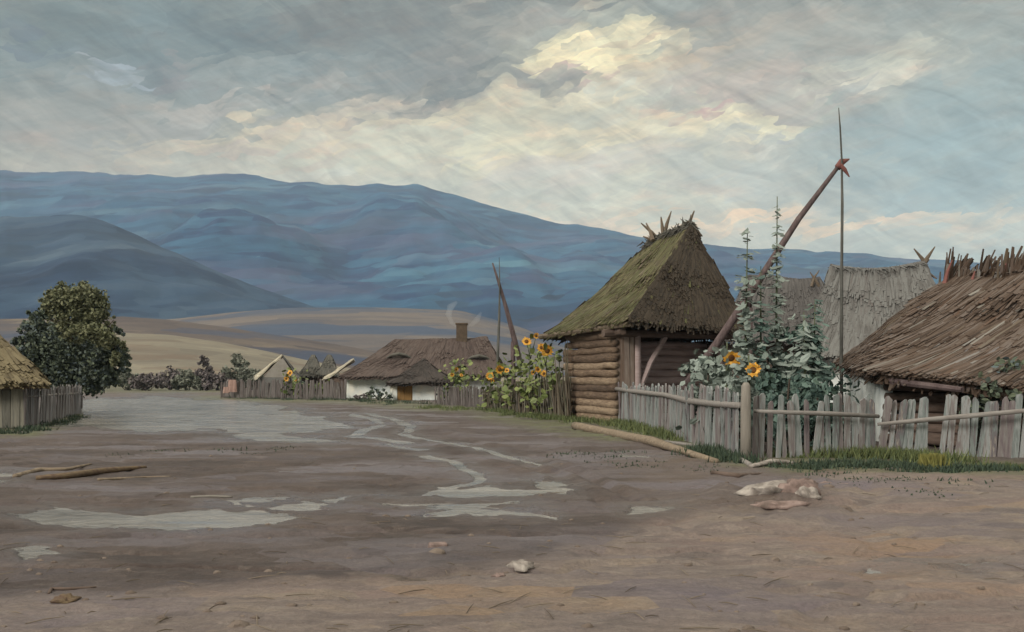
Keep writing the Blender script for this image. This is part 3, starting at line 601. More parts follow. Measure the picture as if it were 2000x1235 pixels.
# shaggy ridge cap
cap = MB()
for k in range(480):
    u = R.random(); p = r0.lerp(r1, u) + Vector((R.gauss(0, .07), R.gauss(0, .07), R.uniform(-.1, .12)))
    side = (r1 - r0).normalized().cross(Vector((0, 0, 1))) * R.choice((-1, 1)); dn = (side * R.uniform(.2, 1) + Vector((0, 0, -R.uniform(.1, 1.0))) + (r1 - r0).normalized() * R.uniform(-.6, .6)).normalized()
    if R.random() < .10: dn = -dn * .6 + Vector((R.uniform(-.4, .4), 0, .25))
    cap.tube([p, p + dn * R.uniform(.15, .45)], [.04, .008], n=4)
cap.build('ridge_cap', M['thatch_dark'], hut)
rd = 36.5
twigs('ridge_stick', [(P(1335, 462, rd), P(1356, 412, rd)), (P(1296, 470, 38), P(1291, 424, 38)), (P(1296, 466, 38), P(1311, 413, 38)), (P(1290, 474, 38.4), P(1252, 436, 38.4)),
                      (P(1284, 478, 38.6), P(1256, 462, 38.6)), (P(1300, 470, 38), P(1345, 432, 36)), (P(1350, 446, 36), P(1372, 462, 36)), (P(1275, 470, 38), P(1262, 436, 38.6))], hut, M['twig'], r=.075)
mb = MB(); mb.tube([eL + Vector((-.1, 0, -.12)), eN + Vector((0, 0, -.2))], [.11, .09], n=7, jit=.08); mb.build('eave_pole', M['twig'], hut)

# ------------------------------------------------------------------ grey thatched house behind, right
gh = thing('thatched_house', 'grey thatched house with sagging ridge behind the well sweep pole', 'house', B(1750, 41), 'thatched houses behind the fence')
r0 = P(1622, 520, 40); r1 = P(1806, 512, 39)
c = [P(1560, 690, 37), P(1880, 672, 35), P(1880, 668, 44), P(1600, 668, 46)]
rf = MB(); hip_roof(rf, c, r0, r1, strokes=(1300, 400, 200, 300), sag=.3, bow=.22, nu=12, nv=8, sl=1.0, sw=.14)
rf.build('roof', M['thatch_grey'], gh)
wc = [B(1590, 38), B(1850, 36), B(1850, 43.5), B(1625, 45)]
for i in range(4): wall_mesh(wc[i], wc[(i + 1) % 4], 0, 2.75).build('wall', M['lime_dull'], gh)
twigs('ridge_stick', [(P(1812, 528, 39), P(1785, 486, 39)), (P(1795, 524, 39), P(1826, 482, 39)), (P(1646, 532, 40), P(1622, 516, 40)), (P(1800, 520, 39), P(1830, 545, 38.5)), (P(1806, 514, 39), P(1812, 500, 39))], gh, M['twig'], r=.07)
cap = MB()
for k in range(220):
    u = R.random(); p = r0.lerp(r1, u) + Vector((0, 0, -.22 * math.sin(math.pi * u) + .04)); dn = Vector((R.uniform(-.3, .3), R.choice((-1, 1)) * .6, -R.uniform(.1, .8))).normalized()
    cap.tube([p, p + dn * R.uniform(.3, .6)], [.05, .01], n=4)
cap.build('ridge_cap', M['thatch_grey'], gh)

bh = thing('thatched_house', 'dull grey-brown thatched house half hidden by the tall saplings', 'house', B(1540, 53), 'thatched houses behind the fence')
r0 = P(1462, 536, 53); r1 = P(1600, 541, 52)
c = [P(1400, 660, 49), P(1660, 660, 48), P(1665, 660, 57), P(1400, 660, 58)]
rf = MB(); hip_roof(rf, c, r0, r1, strokes=(800, 200, 100, 200), sag=.25, bow=.1, sl=1.0, sw=.16); rf.build('roof', M['thatch_dull'], bh)
wc = [B(1420, 50), B(1640, 49), B(1640, 56), B(1425, 57)]
for i in range(4): wall_mesh(wc[i], wc[(i + 1) % 4], 0, 3.3).build('wall', M['log_dark'], bh)
twigs('ridge_stick', [(P(1585, 560, 51.5), P(1600, 528, 51.5)), (P(1600, 560, 51.5), P(1582, 532, 51.5))], bh, M['twig'], r=.07)

# ------------------------------------------------------------------ shaggy barn at the right edge
bn_ = thing('thatched_barn', 'low barn with shaggy straw roof reaching almost to the picket fence', 'barn', B(1950, 25))
cF = P(1716, 726, 22.5); cB = P(1638, 702, 29.5); cR = P(2330, 800, 17.5); cK = P(2330, 690, 27)
r0 = P(1842, 545, 26.8); r1 = P(2230, 530, 22.5)
rf = MB()
thatch(rf, cF, cR, r0, r1, mi=0, strokes=3600, sag=.12, nu=18, nv=10, sl=1.7, sw=.11, mi2=1, p2=.06, lift=.10, over=.35, lean=.14, stick=.3, th=.28)
thatch(rf, cB, cF, r0, r0, mi=0, strokes=1000, sag=.12, nu=8, nv=8, sl=1.0, sw=.12, mi2=1, p2=.1, lift=.08, over=.25, th=.28)
thatch(rf, cK, cB, r1, r0, mi=0, strokes=500, sag=.1, nu=10, nv=8, sl=1.0, sw=.14, stick=.3)
thatch(rf, cR, cK, r1, r1, mi=0, strokes=200, sag=.1, nu=8, nv=8, sl=1.0, sw=.14)
# tufts standing along the ridge
for k in range(460):
    u = R.random() ** 1.3; p = r0.lerp(r1, u) + Vector((R.uniform(-.1, .1), R.uniform(-.25, .1), -.25)); d = Vector((R.uniform(.0, .9), R.uniform(-.1, .2), 1)).normalized(); L = R.uniform(.3, .85) * (1 + .35 * math.sin(u * 40))
    s1 = Vector((1, 0, -.3)) * R.uniform(.02, .085); tk = Vector((0, .03, 0))
    vs = [p - s1, p + s1, p + d * L + s1 * .4, p + d * L - s1 * .3]; vs += [x + tk for x in vs]
    rf.add(vs, [(0, 1, 2, 3), (7, 6, 5, 4), (0, 4, 5, 1), (1, 5, 6, 2), (2, 6, 7, 3), (3, 7, 4, 0)], 1 if R.random() < .25 else 0)
rf.build('roof', [M['thatch_barn'], M['straw_pale']], bn_)
twigs('ridge_stick', [(P(1845, 555, 26.3), P(1860, 508, 26.3)), (P(1950, 560, 25.3), P(1965, 514, 25.3)), (P(1896, 560, 25.8), P(1904, 530, 25.8))], bn_, M['sweep_red'], r=.045)
wF = B(1732, 23.3); wB = B(1655, 29); wR = B(2300, 18.4); wK = B(2290, 26)
wall_mesh(wB, wF, 0, 2.0, cell=.4).build('white_wall', M['lime_dull'], bn_)
log_wall(wF, wR, 0, 1.62, r=.14, ext0=.1).build('log_wall', M['log_dark'], bn_, smooth=True)
wall_mesh(wR, wK, 0, 1.5).build('back_wall', M['log_dark'], bn_); wall_mesh(wK, wB, 0, 2.0).build('back_wall', M['log_dark'], bn_)
mb = MB(); mb.tube([P(1722, 742, 22.6), P(1800, 752, 21.4), P(1880, 762, 20.4)], [.09, .08, .06], n=7, jit=.08); mb.build('eave_pole', M['sweep'], bn_)

# ------------------------------------------------------------------ long cottage in the middle
ct = thing('cottage', 'long whitewashed cottage with hipped brown thatch and a chimney', 'cottage', B(830, 73))
r0 = P(772, 662, 74); r1 = P(950, 658, 74)
c = [P(664, 735, 70), P(990, 733, 70), P(988, 720, 78), P(690, 720, 78)]
rf = MB(); hip_roof(rf, c, r0, r1, strokes=(1600, 300, 100, 400), sag=.12, bow=.04, nu=14, nv=6, sl=1.0, sw=.18); rf.build('roof', M['thatch_far'], ct)
wc = [B(680, 71), B(975, 71), B(972, 77.5), B(695, 77.5)]
for i in range(4): wall_mesh(wc[i], wc[(i + 1) % 4], 0, 1.75).build('wall', M['lime'], ct)
mb = MB(); cp = P(902, 658, 74); mb.box(cp + Vector((0, 0, .25)), Vector((.40, 0, 0)), Vector((0, .4, 0)), Vector((0, 0, .68))); mb.box(cp + Vector((0, 0, .97)), Vector((.46, 0, 0)), Vector((0, .46, 0)), Vector((0, 0, .06))); ch = mb.build('chimney', M['brick'], ct)
for (px, py) in ((778, 698), (935, 702)):
    mb = MB(); q = P(px, py, 71.6); mb.tube([q + Vector((x, abs(x) * .3 + .1, .28 * (1 - (x / .9) ** 2) - .05)) for x in (-.9, -.5, 0, .5, .9)], [.1, .2, .26, .2, .1], n=8, flat=.6); mb.build('roof_vent', M['thatch_dark'], ct)
pc = thing('porch_hut', 'small hut with pyramid roof and ochre door before the long cottage', 'hut', B(818, 66))
ap = P(829, 700, 66.5); c = [P(756, 748, 63.5), P(884, 746, 63.5), P(886, 742, 69.5), P(770, 742, 69.5)]
rf = MB(); hip_roof(rf, c, ap, ap, strokes=(700, 200, 60, 200), sag=.12, nu=8, nv=6, sl=.8, sw=.14); rf.build('roof', M['thatch_porch'], pc)
wc = [B(766, 64.5), B(872, 64.5), B(872, 69), B(772, 69)]
for i in range(1, 4): wall_mesh(wc[i], wc[(i + 1) % 4], 0, 1.35).build('wall', M['lime'], pc)
wall_mesh(wc[0], B(776, 64.5), 0, 1.35, cell=.3).build('wall', M['lime'], pc); wall_mesh(B(806, 64.5), wc[1], 0, 1.35, cell=.3).build('wall', M['lime'], pc)
mb = board_wall(B(776, 64.45), B(806, 64.45), 0, 1.28, w_=.26); mb.build('door', M['door_ochre'], pc)

# smoke of the cottage chimney
sm = bpy.data.materials.new('chimney_smoke'); sm.use_nodes = True; t = NT(sm.node_tree); t.n.clear()
pv = t.node('ShaderNodeVolumePrincipled'); pv.inputs['Color'].default_value = (.82, .85, .88, 1); pv.inputs['Density'].default_value = .30
o_ = t.node('ShaderNodeOutputMaterial'); t.l.new(pv.outputs[0], o_.inputs['Volume'])
mb = MB()
mb.tube([P(893, 640, 74), P(882, 630, 74), P(876, 614, 74.2), P(880, 600, 74.5), P(892, 590, 75)], [.06, .2, .28, .3, .12], n=10)
mb.tube([P(908, 640, 74), P(922, 634, 74), P(932, 624, 74.2), P(940, 610, 74.6)], [.06, .18, .24, .1], n=10)
smo = mb.build('smoke', sm, smooth=True); smo['kind'] = 'stuff'

# ------------------------------------------------------------------ small far roofs left of the cottage
ph = thing('pale_roofed_shed', 'small shed with pale cream gable roof left of the long cottage', 'shed', B(545, 82))
a = P(552, 692, 80); rf = MB()
thatch(rf, P(504, 737, 79), P(500, 734, 86), a, P(548, 694, 87), strokes=120, sag=.05, sl=.7, sw=.16, mi=0, th=.12)
thatch(rf, P(586, 737, 79), P(584, 734, 86), a, P(548, 694, 87), strokes=120, sag=.05, sl=.7, sw=.16, mi=1, th=.12)
rf.build('roof', [M['thatch_pale'], M['thatch_grey']], ph)
mb = MB(); g = [P(512, 737, 79.3), P(578, 737, 79.3), P(552, 699, 79.8)]; mb.add(g + [x + Vector((0, .15, 0)) for x in g], [(0, 1, 2), (5, 4, 3), (0, 3, 4, 1), (1, 4, 5, 2), (2, 5, 3, 0)]); mb.build('gable', M['straw_pale'], ph)
for a_, b_ in ((B(512, 79.4), B(578, 79.4)), (B(578, 79.4), B(576, 86)), (B(576, 86), B(510, 86)), (B(510, 86), B(512, 79.4))): wall_mesh(a_, b_, 0, 1.5).build('wall', M['thatch_grey'], ph)
for i, (pa, pb, pcx, dd, lab) in enumerate([(585, 632, 612, 88, 'dark little hut roof nearest the pale cream gable'), (618, 662, 643, 86, 'dark little hut roof nearest the long cottage')]):
    dk = thing('dark_hut', lab, 'hut', B((pa + pb) / 2, dd + 2), 'two dark huts behind the fence')
    ap = P(pcx, 694, dd + 2); rf = MB(); hip_roof(rf, [P(pa, 733, dd), P(pb, 733, dd), P(pb, 732, dd + 5), P(pa, 732, dd + 5)], ap + Vector((-.1, 0, 0)), ap + Vector((.1, 0, 0)), strokes=(160, 60, 30, 60), sag=.06, nu=6, nv=5, sl=.6, sw=.16, th=.12); rf.build('roof', M['thatch_dark'], dk)
    ww = [B(pa + 4, dd + .5), B(pb - 4, dd + .5), B(pb - 4, dd + 4.5), B(pa + 4, dd + 4.5)]
    for k in range(4): wall_mesh(ww[k], ww[(k + 1) % 4], 0, 1.6).build('wall', M['log_dark'], dk)
ls = thing('lean_to_shed', 'grey board lean-to with pale slanting roof against the long cottage', 'shed', B(660, 72))
rf = MB(); thatch(rf, P(634, 738, 71), P(640, 734, 76), P(692, 702, 71.2), P(692, 704, 76), strokes=90, sag=.02, sl=.7, sw=.16, th=.1); rf.build('roof', M['thatch_pale'], ls)
board_wall(B(640, 71.3), B(676, 71.3), 0, 1.5, w_=.22).build('board_wall', M['log_dark'], ls); board_wall(B(644, 75.6), B(640, 71.3), 0, 1.5, w_=.22).build('board_wall', M['log_dark'], ls)

# ------------------------------------------------------------------ board shed at the left edge
lsd = thing('board_shed', 'grey board shed with golden thatch at the left edge', 'shed', B(-120, 31))
r0 = P(-420, 560, 33); r1 = P(-62, 590, 33.2)
c = [P(-460, 752, 28.6), P(92, 746, 30), P(70, 735, 37), P(-420, 735, 37)]
rf = MB(); hip_roof(rf, c, r0, r1, strokes=(1400, 600, 100, 100), sag=.1, nu=12, nv=8, sl=.9, sw=.13, th=.16); rf.build('roof', M['thatch_gold'], lsd)
board_wall(B(-400, 29.3), B(45, 30.3), 0, 1.55, w_=.24, ragged=.0).build('board_wall', M['plank_grey'], lsd)
board_wall(B(45, 30.3), B(38, 36), 0, 1.5, w_=.24, ragged=.0).build('board_wall', M['plank_grey'], lsd)
board_wall(B(38, 36), B(-400, 35), 0, 1.5, w_=.24, ragged=.0).build('board_wall', M['plank_grey'], lsd)
mb = MB(); mb.tube([P(-460, 752, 29) + Vector((0, 0, -.08)), P(84, 752, 30.1) + Vector((0, 0, -.05))], .07, n=7); mb.build('eave_beam', M['log_dark'], lsd)

# ------------------------------------------------------------------ fences
def fence(name, label, path, h=1.3, spacing=.22, pw=.085, mp='wood_grey', lean=0.0, leanj=.05, group='picket fences', rails=(), posts=(), pointed=True, gaps=.0, hj=.08, hfun=None, cat='fence'):
    path = [Vector(p) for p in path]; f = thing(name, label, cat, path[0].lerp(path[-1], .5), group)
    segs = [(path[i], path[i + 1]) for i in range(len(path) - 1)]; tot = sum((b_ - a).length for a, b_ in segs); s = .05
    while s < tot:
        q = s; 
        for a, b_ in segs:
            L = (b_ - a).length
            if q <= L: break
            q -= L
        d = (b_ - a).normalized(); p = a + d * min(q, L); nrm = Vector((d.y, -d.x, 0)); fr = s / tot
        s += spacing * R.uniform(.75, 1.25)
        if R.random() < gaps: continue
        ln = lean(fr) if callable(lean) else lean
        up = (Vector((0, 0, 1)) + d * (ln + R.gauss(0, leanj)) + nrm * R.gauss(0, .03)).normalized()
        side = up.cross(nrm).normalized(); hh = (hfun(fr) if hfun else h) * (1 + R.uniform(-hj, hj * .6)); ww = pw * R.uniform(.65, 1.25) / 2; tk = .017
        tip = R.uniform(.03, .09) if pointed else .01; sk = R.uniform(-.4, .4) * ww
        z0 = -.08
        prof = [(-ww, z0), (ww * R.uniform(.8, 1), z0), (ww * R.uniform(.9, 1.1), hh * .5), (ww * .95, hh - tip), (sk + ww * .25, hh), (sk - ww * .3, hh - .005), (-ww * .95, hh - tip * R.uniform(.7, 1.3)), (-ww * R.uniform(.9, 1.1), hh * .5)]
        mb = MB(); vs = [p + side * x + up * z + nrm * tk for x, z in prof] + [p + side * x + up * z - nrm * tk for x, z in prof]; n = len(prof)
        mb.add(vs, [tuple(range(n)), tuple(range(2 * n - 1, n - 1, -1))] + [(i, n + i, n + (i + 1) % n, (i + 1) % n) for i in range(n)])
        mb.build('picket', M[mp], f)
    for pts, r in rails:
        mb = MB(); mb.tube(pts, r, n=7, jit=.10); mb.build('rail', M['wood_rail'], f, smooth=True)
    for p, hh, r in posts:
        mb = MB(); mb.tube([Vector(p) + Vector((0, 0, z)) for z in (-.15, hh * .35, hh * .7, hh - .07, hh)], [r * 1.05, r, r * .98, r * .85, r * .45], n=9, jit=.05); mb.build('post', M['wood_post'], f, smooth=True)
    return f
PST = B(1457, 18.6)
def off(v, dy=-.06, dx=0): return v + Vector((dx, dy, 0))
fence('picket_fence', 'mauve grey picket fence running back from thick post to log hut', [B(1190, 35), B(1245, 31), B(1330, 24.5), B(1400, 21), B(1444, 18.9)], h=1.36, spacing=.20, pw=.16, mp='wood_grey', lean=lambda t: -.22 * max(0, 1 - t * 4) + .02, gaps=.02,
      rails=[([P(1186, 757, 34.6), P(1230, 764, 32), P(1300, 772, 26.3), P(1345, 783, 23.5), P(1395, 789, 21), P(1446, 792, 18.65)], [.07, .075, .065, .075, .07, .06])], posts=[(PST, 1.48, .10)])
fence('picket_fence', 'open picket fence between the thick post and the leaning pickets', [B(1470, 18.9), B(1712, 19.6)], h=1.22, spacing=.155, pw=.115, gaps=.05, leanj=.05, hj=.1,
      rails=[([P(1473, 803, 18.75), P(1540, 806, 18.8), P(1620, 808, 19.1), P(1716, 813, 19.4)], [.035, .045, .05, .04])])
fence('picket_fence', 'leaning picket fence at the right edge below the barn', [B(1716, 19.6), B(2140, 19.0)], h=1.20, spacing=.145, pw=.13, lean=.10, leanj=.04, gaps=.04, hj=.08,
      rails=[([P(1714, 829, 19.4), P(1800, 821, 19.2), P(1880, 814, 19), P(2000, 803, 18.9), P(2140, 800, 18.8)], [.035, .05, .05, .045, .045])])
fence('picket_fence', 'old grey picket fence beside the board shed at left', [B(48, 30.2), B(120, 37), B(158, 42)], h=1.28, spacing=.19, pw=.17, mp='picket_old', leanj=.06, rails=[([P(48, 775, 30.3) , P(158, 768, 42)], .05)], hfun=lambda t: 1.27 - .05 * t)
fence('picket_fence', 'far grey picket fence in front of the little dark huts', [B(432, 72.5), B(560, 68), B(676, 66)], h=1.3, spacing=.19, pw=.18, leanj=.08, mp='picket_far', hj=.16)
fence('picket_fence', 'pale mauve picket fence beside the ochre door', [B(850, 54.5), B(905, 52.5), B(985, 47)], h=1.05, spacing=.15, pw=.13, mp='picket_far', leanj=.07, hj=.14)
# brushwood fence
bw = thing('brushwood_fence', 'dark brushwood fence under the sunflowers beside the log hut', 'fence', B(1050, 40))
mb = MB(); path = [B(945, 47.5), B(1000, 44), B(1060, 40), B(1112, 36.8)]
tot = sum((path[i + 1] - path[i]).length for i in range(3))
for k in range(620):
    q = R.random() * tot
    for i in range(3):
        L = (path[i + 1] - path[i]).length
        if q <= L: break
        q -= L
    p = path[i].lerp(path[i + 1], q / L) + Vector((R.gauss(0, .05), R.gauss(0, .16), -.05)); fr = (p.y - 47.5) / (36.8 - 47.5); hh = (1.0 + .75 * fr) * R.uniform(.6, 1.12)
    tp = p + Vector((R.gauss(0, .10), R.gauss(0, .06), hh)); mb.tube([p, p.lerp(tp, .5) + Vector((R.gauss(0, .02), 0, 0)), tp], [.035, .03, .008], n=4)
mb.build('brushwood', M['wattle'], bw)
for k in range(4):
    a = path[0].lerp(path[1], .2) if k < 2 else path[1]; mb = MB(); z = (.35, .75)[k % 2]
    pts = [q + Vector((0, -.2, z + R.uniform(-.05, .05))) for q in (path[:2] if k < 2 else path[1:])]; mb.tube(pts, .035, n=5); mb.build('rail', M['wattle'], bw)
for k in range(6):
    p = B(1098 + R.uniform(-12, 16), 36.9); mb = MB(); mb.tube([p, p + Vector((R.gauss(-.05, .12), 0, R.uniform(2.0, 3.1)))], [.04, .012], n=5); mb.build('stake', M['wattle'], bw)

# ------------------------------------------------------------------ well sweeps
def sweep(label, d, beam, rb, pole, rp, piv, knot=True, group='well sweeps', curb=True, hd=0.0):
    o = thing('well_sweep', label, 'well sweep', B(pole[-1][0], d), group)
    mb = MB(); n = len(beam); pts = [P(x, y, d + hd) for x, y in beam]; mb.tube(pts, rb, n=8, jit=.05); mb.build('sweep_beam', M['sweep'], o, smooth=True)
    mb = MB(); pts = [P(x, y, d + hd - .12) for x, y in pole]; pts[-1].z = max(.3, pts[-1].z); mb.tube(pts, rp, n=6, jit=.08); mb.build('hanging_pole', M['sweep_dark'], o, smooth=True)
    pv_ = P(piv[0], piv[1], d + hd + .1); g0 = Vector((pv_.x, pv_.y, 0)); up = Vector((0, 0, 1)); mb = MB()
    mb.tube([g0 - up * .1, g0.lerp(pv_, .5), pv_ - up * .35], [.15, .13, .12], n=8, jit=.05)
    mb.tube([pv_ - up * .4, pv_ + Vector((0, -.28, .25))], [.09, .06], n=6); mb.tube([pv_ - up * .4, pv_ + Vector((0, .28, .25))], [.09, .06], n=6)
    mb.build('forked_post', M['sweep'], o, smooth=True)
    q = P(pole[-1][0], HZ, d + hd - .12); mb = MB(); s_ = .55
    for k in range(4):
        for sg, ax in ((-1, 0), (1, 0), (-1, 1), (1, 1)):
            cc = Vector((q.x, q.y, .12 + k * .2)) + (Vector((sg * s_, 0, 0)) if ax == 0 else Vector((0, sg * (s_ - .04), .02)))
            mb.tube([cc - (Vector((0, s_ + .12, 0)) if ax == 0 else Vector((s_ + .12, 0, 0))), cc + (Vector((0, s_ + .12, 0)) if ax == 0 else Vector((s_ + .12, 0, 0)))], .09, n=7)
    mb.build('well_curb', M['log_dark'], o, smooth=True)
    return o
d = 28.0
sw1 = sweep('tall well sweep with thick diagonal beam and thin pole against the sky', d, [(1334, 762), (1400, 672), (1480, 552), (1560, 428), (1640, 322)], [.13, .12, .105, .085, .06],
            [(1638, 211), (1641, 250), (1644, 310), (1645, 400), (1644, 520), (1643, 700), (1644, 812)], [.012, .022, .028, .04, .045, .05, .05], (1462, 578))
mb = MB(); mb.tube([P(1636, 328, d - .02), P(1645, 316, d), P(1659, 311, d)], [.10, .10, .02], n=7, jit=.08); mb.build('beam_tip', M['sweep_red'], sw1, smooth=True)
mb = MB(); mb.tube([P(1641, 322, d - .15), P(1650, 332, d - .15), P(1659, 346, d - .15)], [.06, .06, .015], n=6); mb.build('binding', M['sweep_red'], sw1)
d = 52.0
sw2 = sweep('distant small well sweep with crossing poles beside the cottage roof', d, [(1018, 715), (1004, 660), (988, 600), (975, 555), (962, 514)], [.15, .14, .11, .08, .04],
            [(975, 503), (976, 560), (975, 620), (972, 700), (973, 745)], [.015, .04, .07, .09, .09], (1002, 655))

# ------------------------------------------------------------------ leaves, trees, bushes
def leaf(mb, p, size, mi=0, up=.3, asp=.6, nrm=None):
    n = nrm or Vector((R.gauss(0, 1), R.gauss(0, 1), R.gauss(0, 1) + up)); n.normalize()
    a = n.cross(Vector((R.gauss(0, 1), R.gauss(0, 1), R.gauss(0, 1)))).normalized(); b_ = n.cross(a)
    s = size * R.uniform(.6, 1.3); w_ = s * asp
    vs = [p - a * s * .5, p - a * s * .1 + b_ * w_ * .5, p + a * s * .35 + b_ * w_ * .33, p + a * s * .55 + n * s * .1, p + a * s * .35 - b_ * w_ * .33, p - a * s * .1 - b_ * w_ * .5]
    mb.add(vs, [(0, 1, 2, 3), (0, 3, 4, 5)], mi)
def crown(mb, blobs, n, size, mi=0, hollow=.45, asp=.7):
    tw = sum(b_[1] ** 2 for b_ in blobs)
    for c, r, *rest in blobs:
        sq = rest[0] if rest else 1.0; k = int(n * r * r / tw)
        subs = []
        for _ in range(max(3, k // 28)):
            dv = Vector((R.gauss(0, 1), R.gauss(0, 1), R.gauss(0, 1))).normalized() * r * R.uniform(hollow, .95); dv.z *= sq; subs.append((c + dv * R.choice((1, 1, 1, 1.12)), r * R.uniform(.14, .42)))
        for i in range(k):
            q, rr = subs[i % len(subs)]; dv = Vector((R.gauss(0, .6), R.gauss(0, .6), R.gauss(0, .5)))
            if dv.length > 1.25: dv *= 1.25 / dv.length
            dv *= rr
            leaf(mb, q + dv, size, mi, asp=asp)
def tree(name, label, base, trunk_h, blobs, n, size, m, group=None, tr=.22, cat='tree'):
    o = thing(name, label, cat, base, group); mb = MB(); up = Vector((0, 0, 1)); top = base + up * trunk_h
    mb.tube([base - up * .1, base.lerp(top, .4) + Vector((.08, 0, 0)), base.lerp(top, .7) - Vector((.05, 0, 0)), top], [tr * 1.3, tr, tr * .8, tr * .55], n=8, jit=.06)
    for c, r, *_ in blobs:
        st = base.lerp(top, R.uniform(.45, .95)); mb.tube([st, st.lerp(c, .5) + Vector((0, 0, -.1 * r)), c], [tr * .4, tr * .25, tr * .08], n=5)
    mb.build('trunk', M['bark'], o, smooth=True); mb = MB(); crown(mb, blobs, n, size); mb.build('crown', M[m], o)
    return o
d = 47
tree('tall_tree', 'tall olive green tree rising behind its darker lower part', B(150, d + 2), 3.2, [(P(130, 590, d + 2), .85), (P(165, 585, d + 2), .8), (P(105, 600, d + 2), .7), (P(185, 605, d + 2), .7), (P(150, 630, d + 2), .9), (P(175, 660, d + 2), .9), (P(120, 565, d + 2.5), .38), (P(160, 562, d + 2.5), .38), (P(95, 650, d + 2), .6), (P(205, 640, d + 2), .4), (P(222, 625, d + 2), .16), (P(75, 632, d + 2), .3), (P(100, 575, d + 2), .28), (P(190, 575, d + 2), .3), (P(205, 665, d - 5), .42), (P(235, 672, d - 5), .22), (P(180, 650, d - 5), .5), (P(140, 655, d - 5), .4), (P(225, 700, d - 5), .3), (P(190, 690, d + 2), .8)], 17000, .16, 'leaf_olive')
d = 43
tree('shaded_lower_tree', 'dark blue-green lower part of the tree, shading partly put into its leaf colour', B(120, d), 2.2, [(P(60, 640, d), .45), (P(85, 660, d), .75), (P(60, 700, d), .75), (P(110, 700, d), .95), (P(150, 690, d), .8), (P(185, 705, d), .85), (P(215, 700, d), .6), (P(238, 690, d), .33), (P(222, 668, d), .28), (P(120, 740, d), .8), (P(170, 740, d), .75), (P(75, 735, d), .65), (P(215, 735, d), .5), (P(245, 722, d), .2), (P(36, 665, d), .3), (P(44, 690, d), .35), (P(232, 650, d + 1), .22), (P(240, 705, d), .3), (P(80, 625, d), .35), (P(60, 612, d + 1), .18)], 24000, .16, 'leaf_dark', tr=.18)  # darker lower half of the tree; shading partly put into leaf colour
def bush(label, px, d, w_, h_, m, n=500, size=.2, group=None, name='bush', cat='bush', z0=0.0, stems=True, sq=1.0):
    base = B(px, d); o = thing(name, label, cat, base, group); mb = MB(); sd_ = MB()
    k = max(3, int(w_ / (h_ * .5))); bl = []
    for i in range(k):
        x = (i + .5) / k - .5; hh = h_ * (1 - .5 * abs(x) * 1.4) * R.uniform(.75, 1.05); r = min(hh * .42, w_ * .4)
        bl.append((base + Vector((x * w_ * .85, R.uniform(-.2, .2) * h_, hh - r * .95)), r)); bl.append((base + Vector((x * w_ * .9, R.uniform(-.2, .2) * h_, hh * .5)), r)); bl.append((base + Vector((x * w_ + R.uniform(-.1, .1), R.uniform(-.2, .2) * h_, r * .75)), r * .85))
    crown(mb, bl, n, size, hollow=.3); mb.build('foliage', M[m], o)
    for c, r in bl[::3]: sd_.tube([base + Vector((R.uniform(-.1, .1), 0, -.05)), c], [.05, .02], n=4)
    sd_.build('stems', M['bark'], o)
    return o
hd = [(245, 112, 5.4, 3.0, 'bush_grey', 'greyish bush beside the foot of the tall olive tree'), (292, 108, 4.0, 2.6, 'bush_mauve', 'low mauve brown bush at the pool\'s far end'), (330, 114, 3.6, 3.3, 'bush_mauve', 'reddish brown bush peeping over the far hedge'),
      (365, 110, 3.8, 2.8, 'bush_grey', 'olive grey bush in the middle of the far hedge'), (396, 112, 1.7, 4.0, 'bush_mauve', 'narrow upright dark bush in the far hedge'), (425, 108, 3.4, 2.6, 'bush_mauve', 'broad mauve bush near the start of the far pickets'),
      (462, 112, 3.0, 4.3, 'bush_grey', 'tallest round grey bush in the far hedge'), (492, 116, 3.2, 2.9, 'bush_grey', 'soft grey-green bush left of the pale gable')]
for px, dd, ww, hh, m_, lab in hd: bush(lab, px, dd, ww, hh, m_, n=2400, size=.34, group='bushes of the far hedge', name='hedge_bush')
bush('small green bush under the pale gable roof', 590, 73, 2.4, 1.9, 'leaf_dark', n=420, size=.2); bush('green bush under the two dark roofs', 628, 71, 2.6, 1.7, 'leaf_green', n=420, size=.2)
bush('yellowish bush behind the far pickets', 566, 70, 1.5, 1.75, 'leaf_green', n=260, size=.18)
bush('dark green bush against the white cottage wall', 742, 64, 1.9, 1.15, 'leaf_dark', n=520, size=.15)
bush('grey heap of brush at the foot of the bright white wall', 702, 64, 1.0, .65, 'bush_mauve', n=220, size=.12)
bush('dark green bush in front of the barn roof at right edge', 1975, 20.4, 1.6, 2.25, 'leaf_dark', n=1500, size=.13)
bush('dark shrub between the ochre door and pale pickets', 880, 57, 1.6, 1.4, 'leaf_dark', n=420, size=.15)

# ------------------------------------------------------------------ sunflowers
def flower_head(p, face, r, parent, org=None):
    face = Vector(face).normalized(); a = face.cross(Vector((0, 0, 1))).normalized(); b_ = a.cross(face); mb = MB()
    n = 13; r *= R.uniform(.72, .95)
    for ring in range(2):
        for k in range(n):
            t_ = 2 * math.pi * (k + ring * .5) / n + R.uniform(-.1, .1); dr = a * math.cos(t_) + b_ * math.sin(t_); sd_ = a * -math.sin(t_) + b_ * math.cos(t_)
            L = r * R.uniform(.75, 1.1); w_ = r * .19; lift = face * r * R.uniform(-.05, .3)
            q = p + dr * r * .33
            mb.add([q - sd_ * w_ * .5, q + sd_ * w_ * .5, q + dr * (L - r * .33) * .6 + sd_ * w_ + lift * .6, q + dr * (L - r * .33) + lift, q + dr * (L - r * .33) * .6 - sd_ * w_ + lift * .6], [(0, 1, 2, 3, 4)])
    h = mb.build('flower_head', M['petal'], parent, org=org); mb = MB()
    mb.tube([p - face * r * .12, p + face * r * .05, p + face * r * .12], [r * .3, r * .42, r * .25], n=12); mb.build('disc', M['disc'], h, org=org, smooth=True)
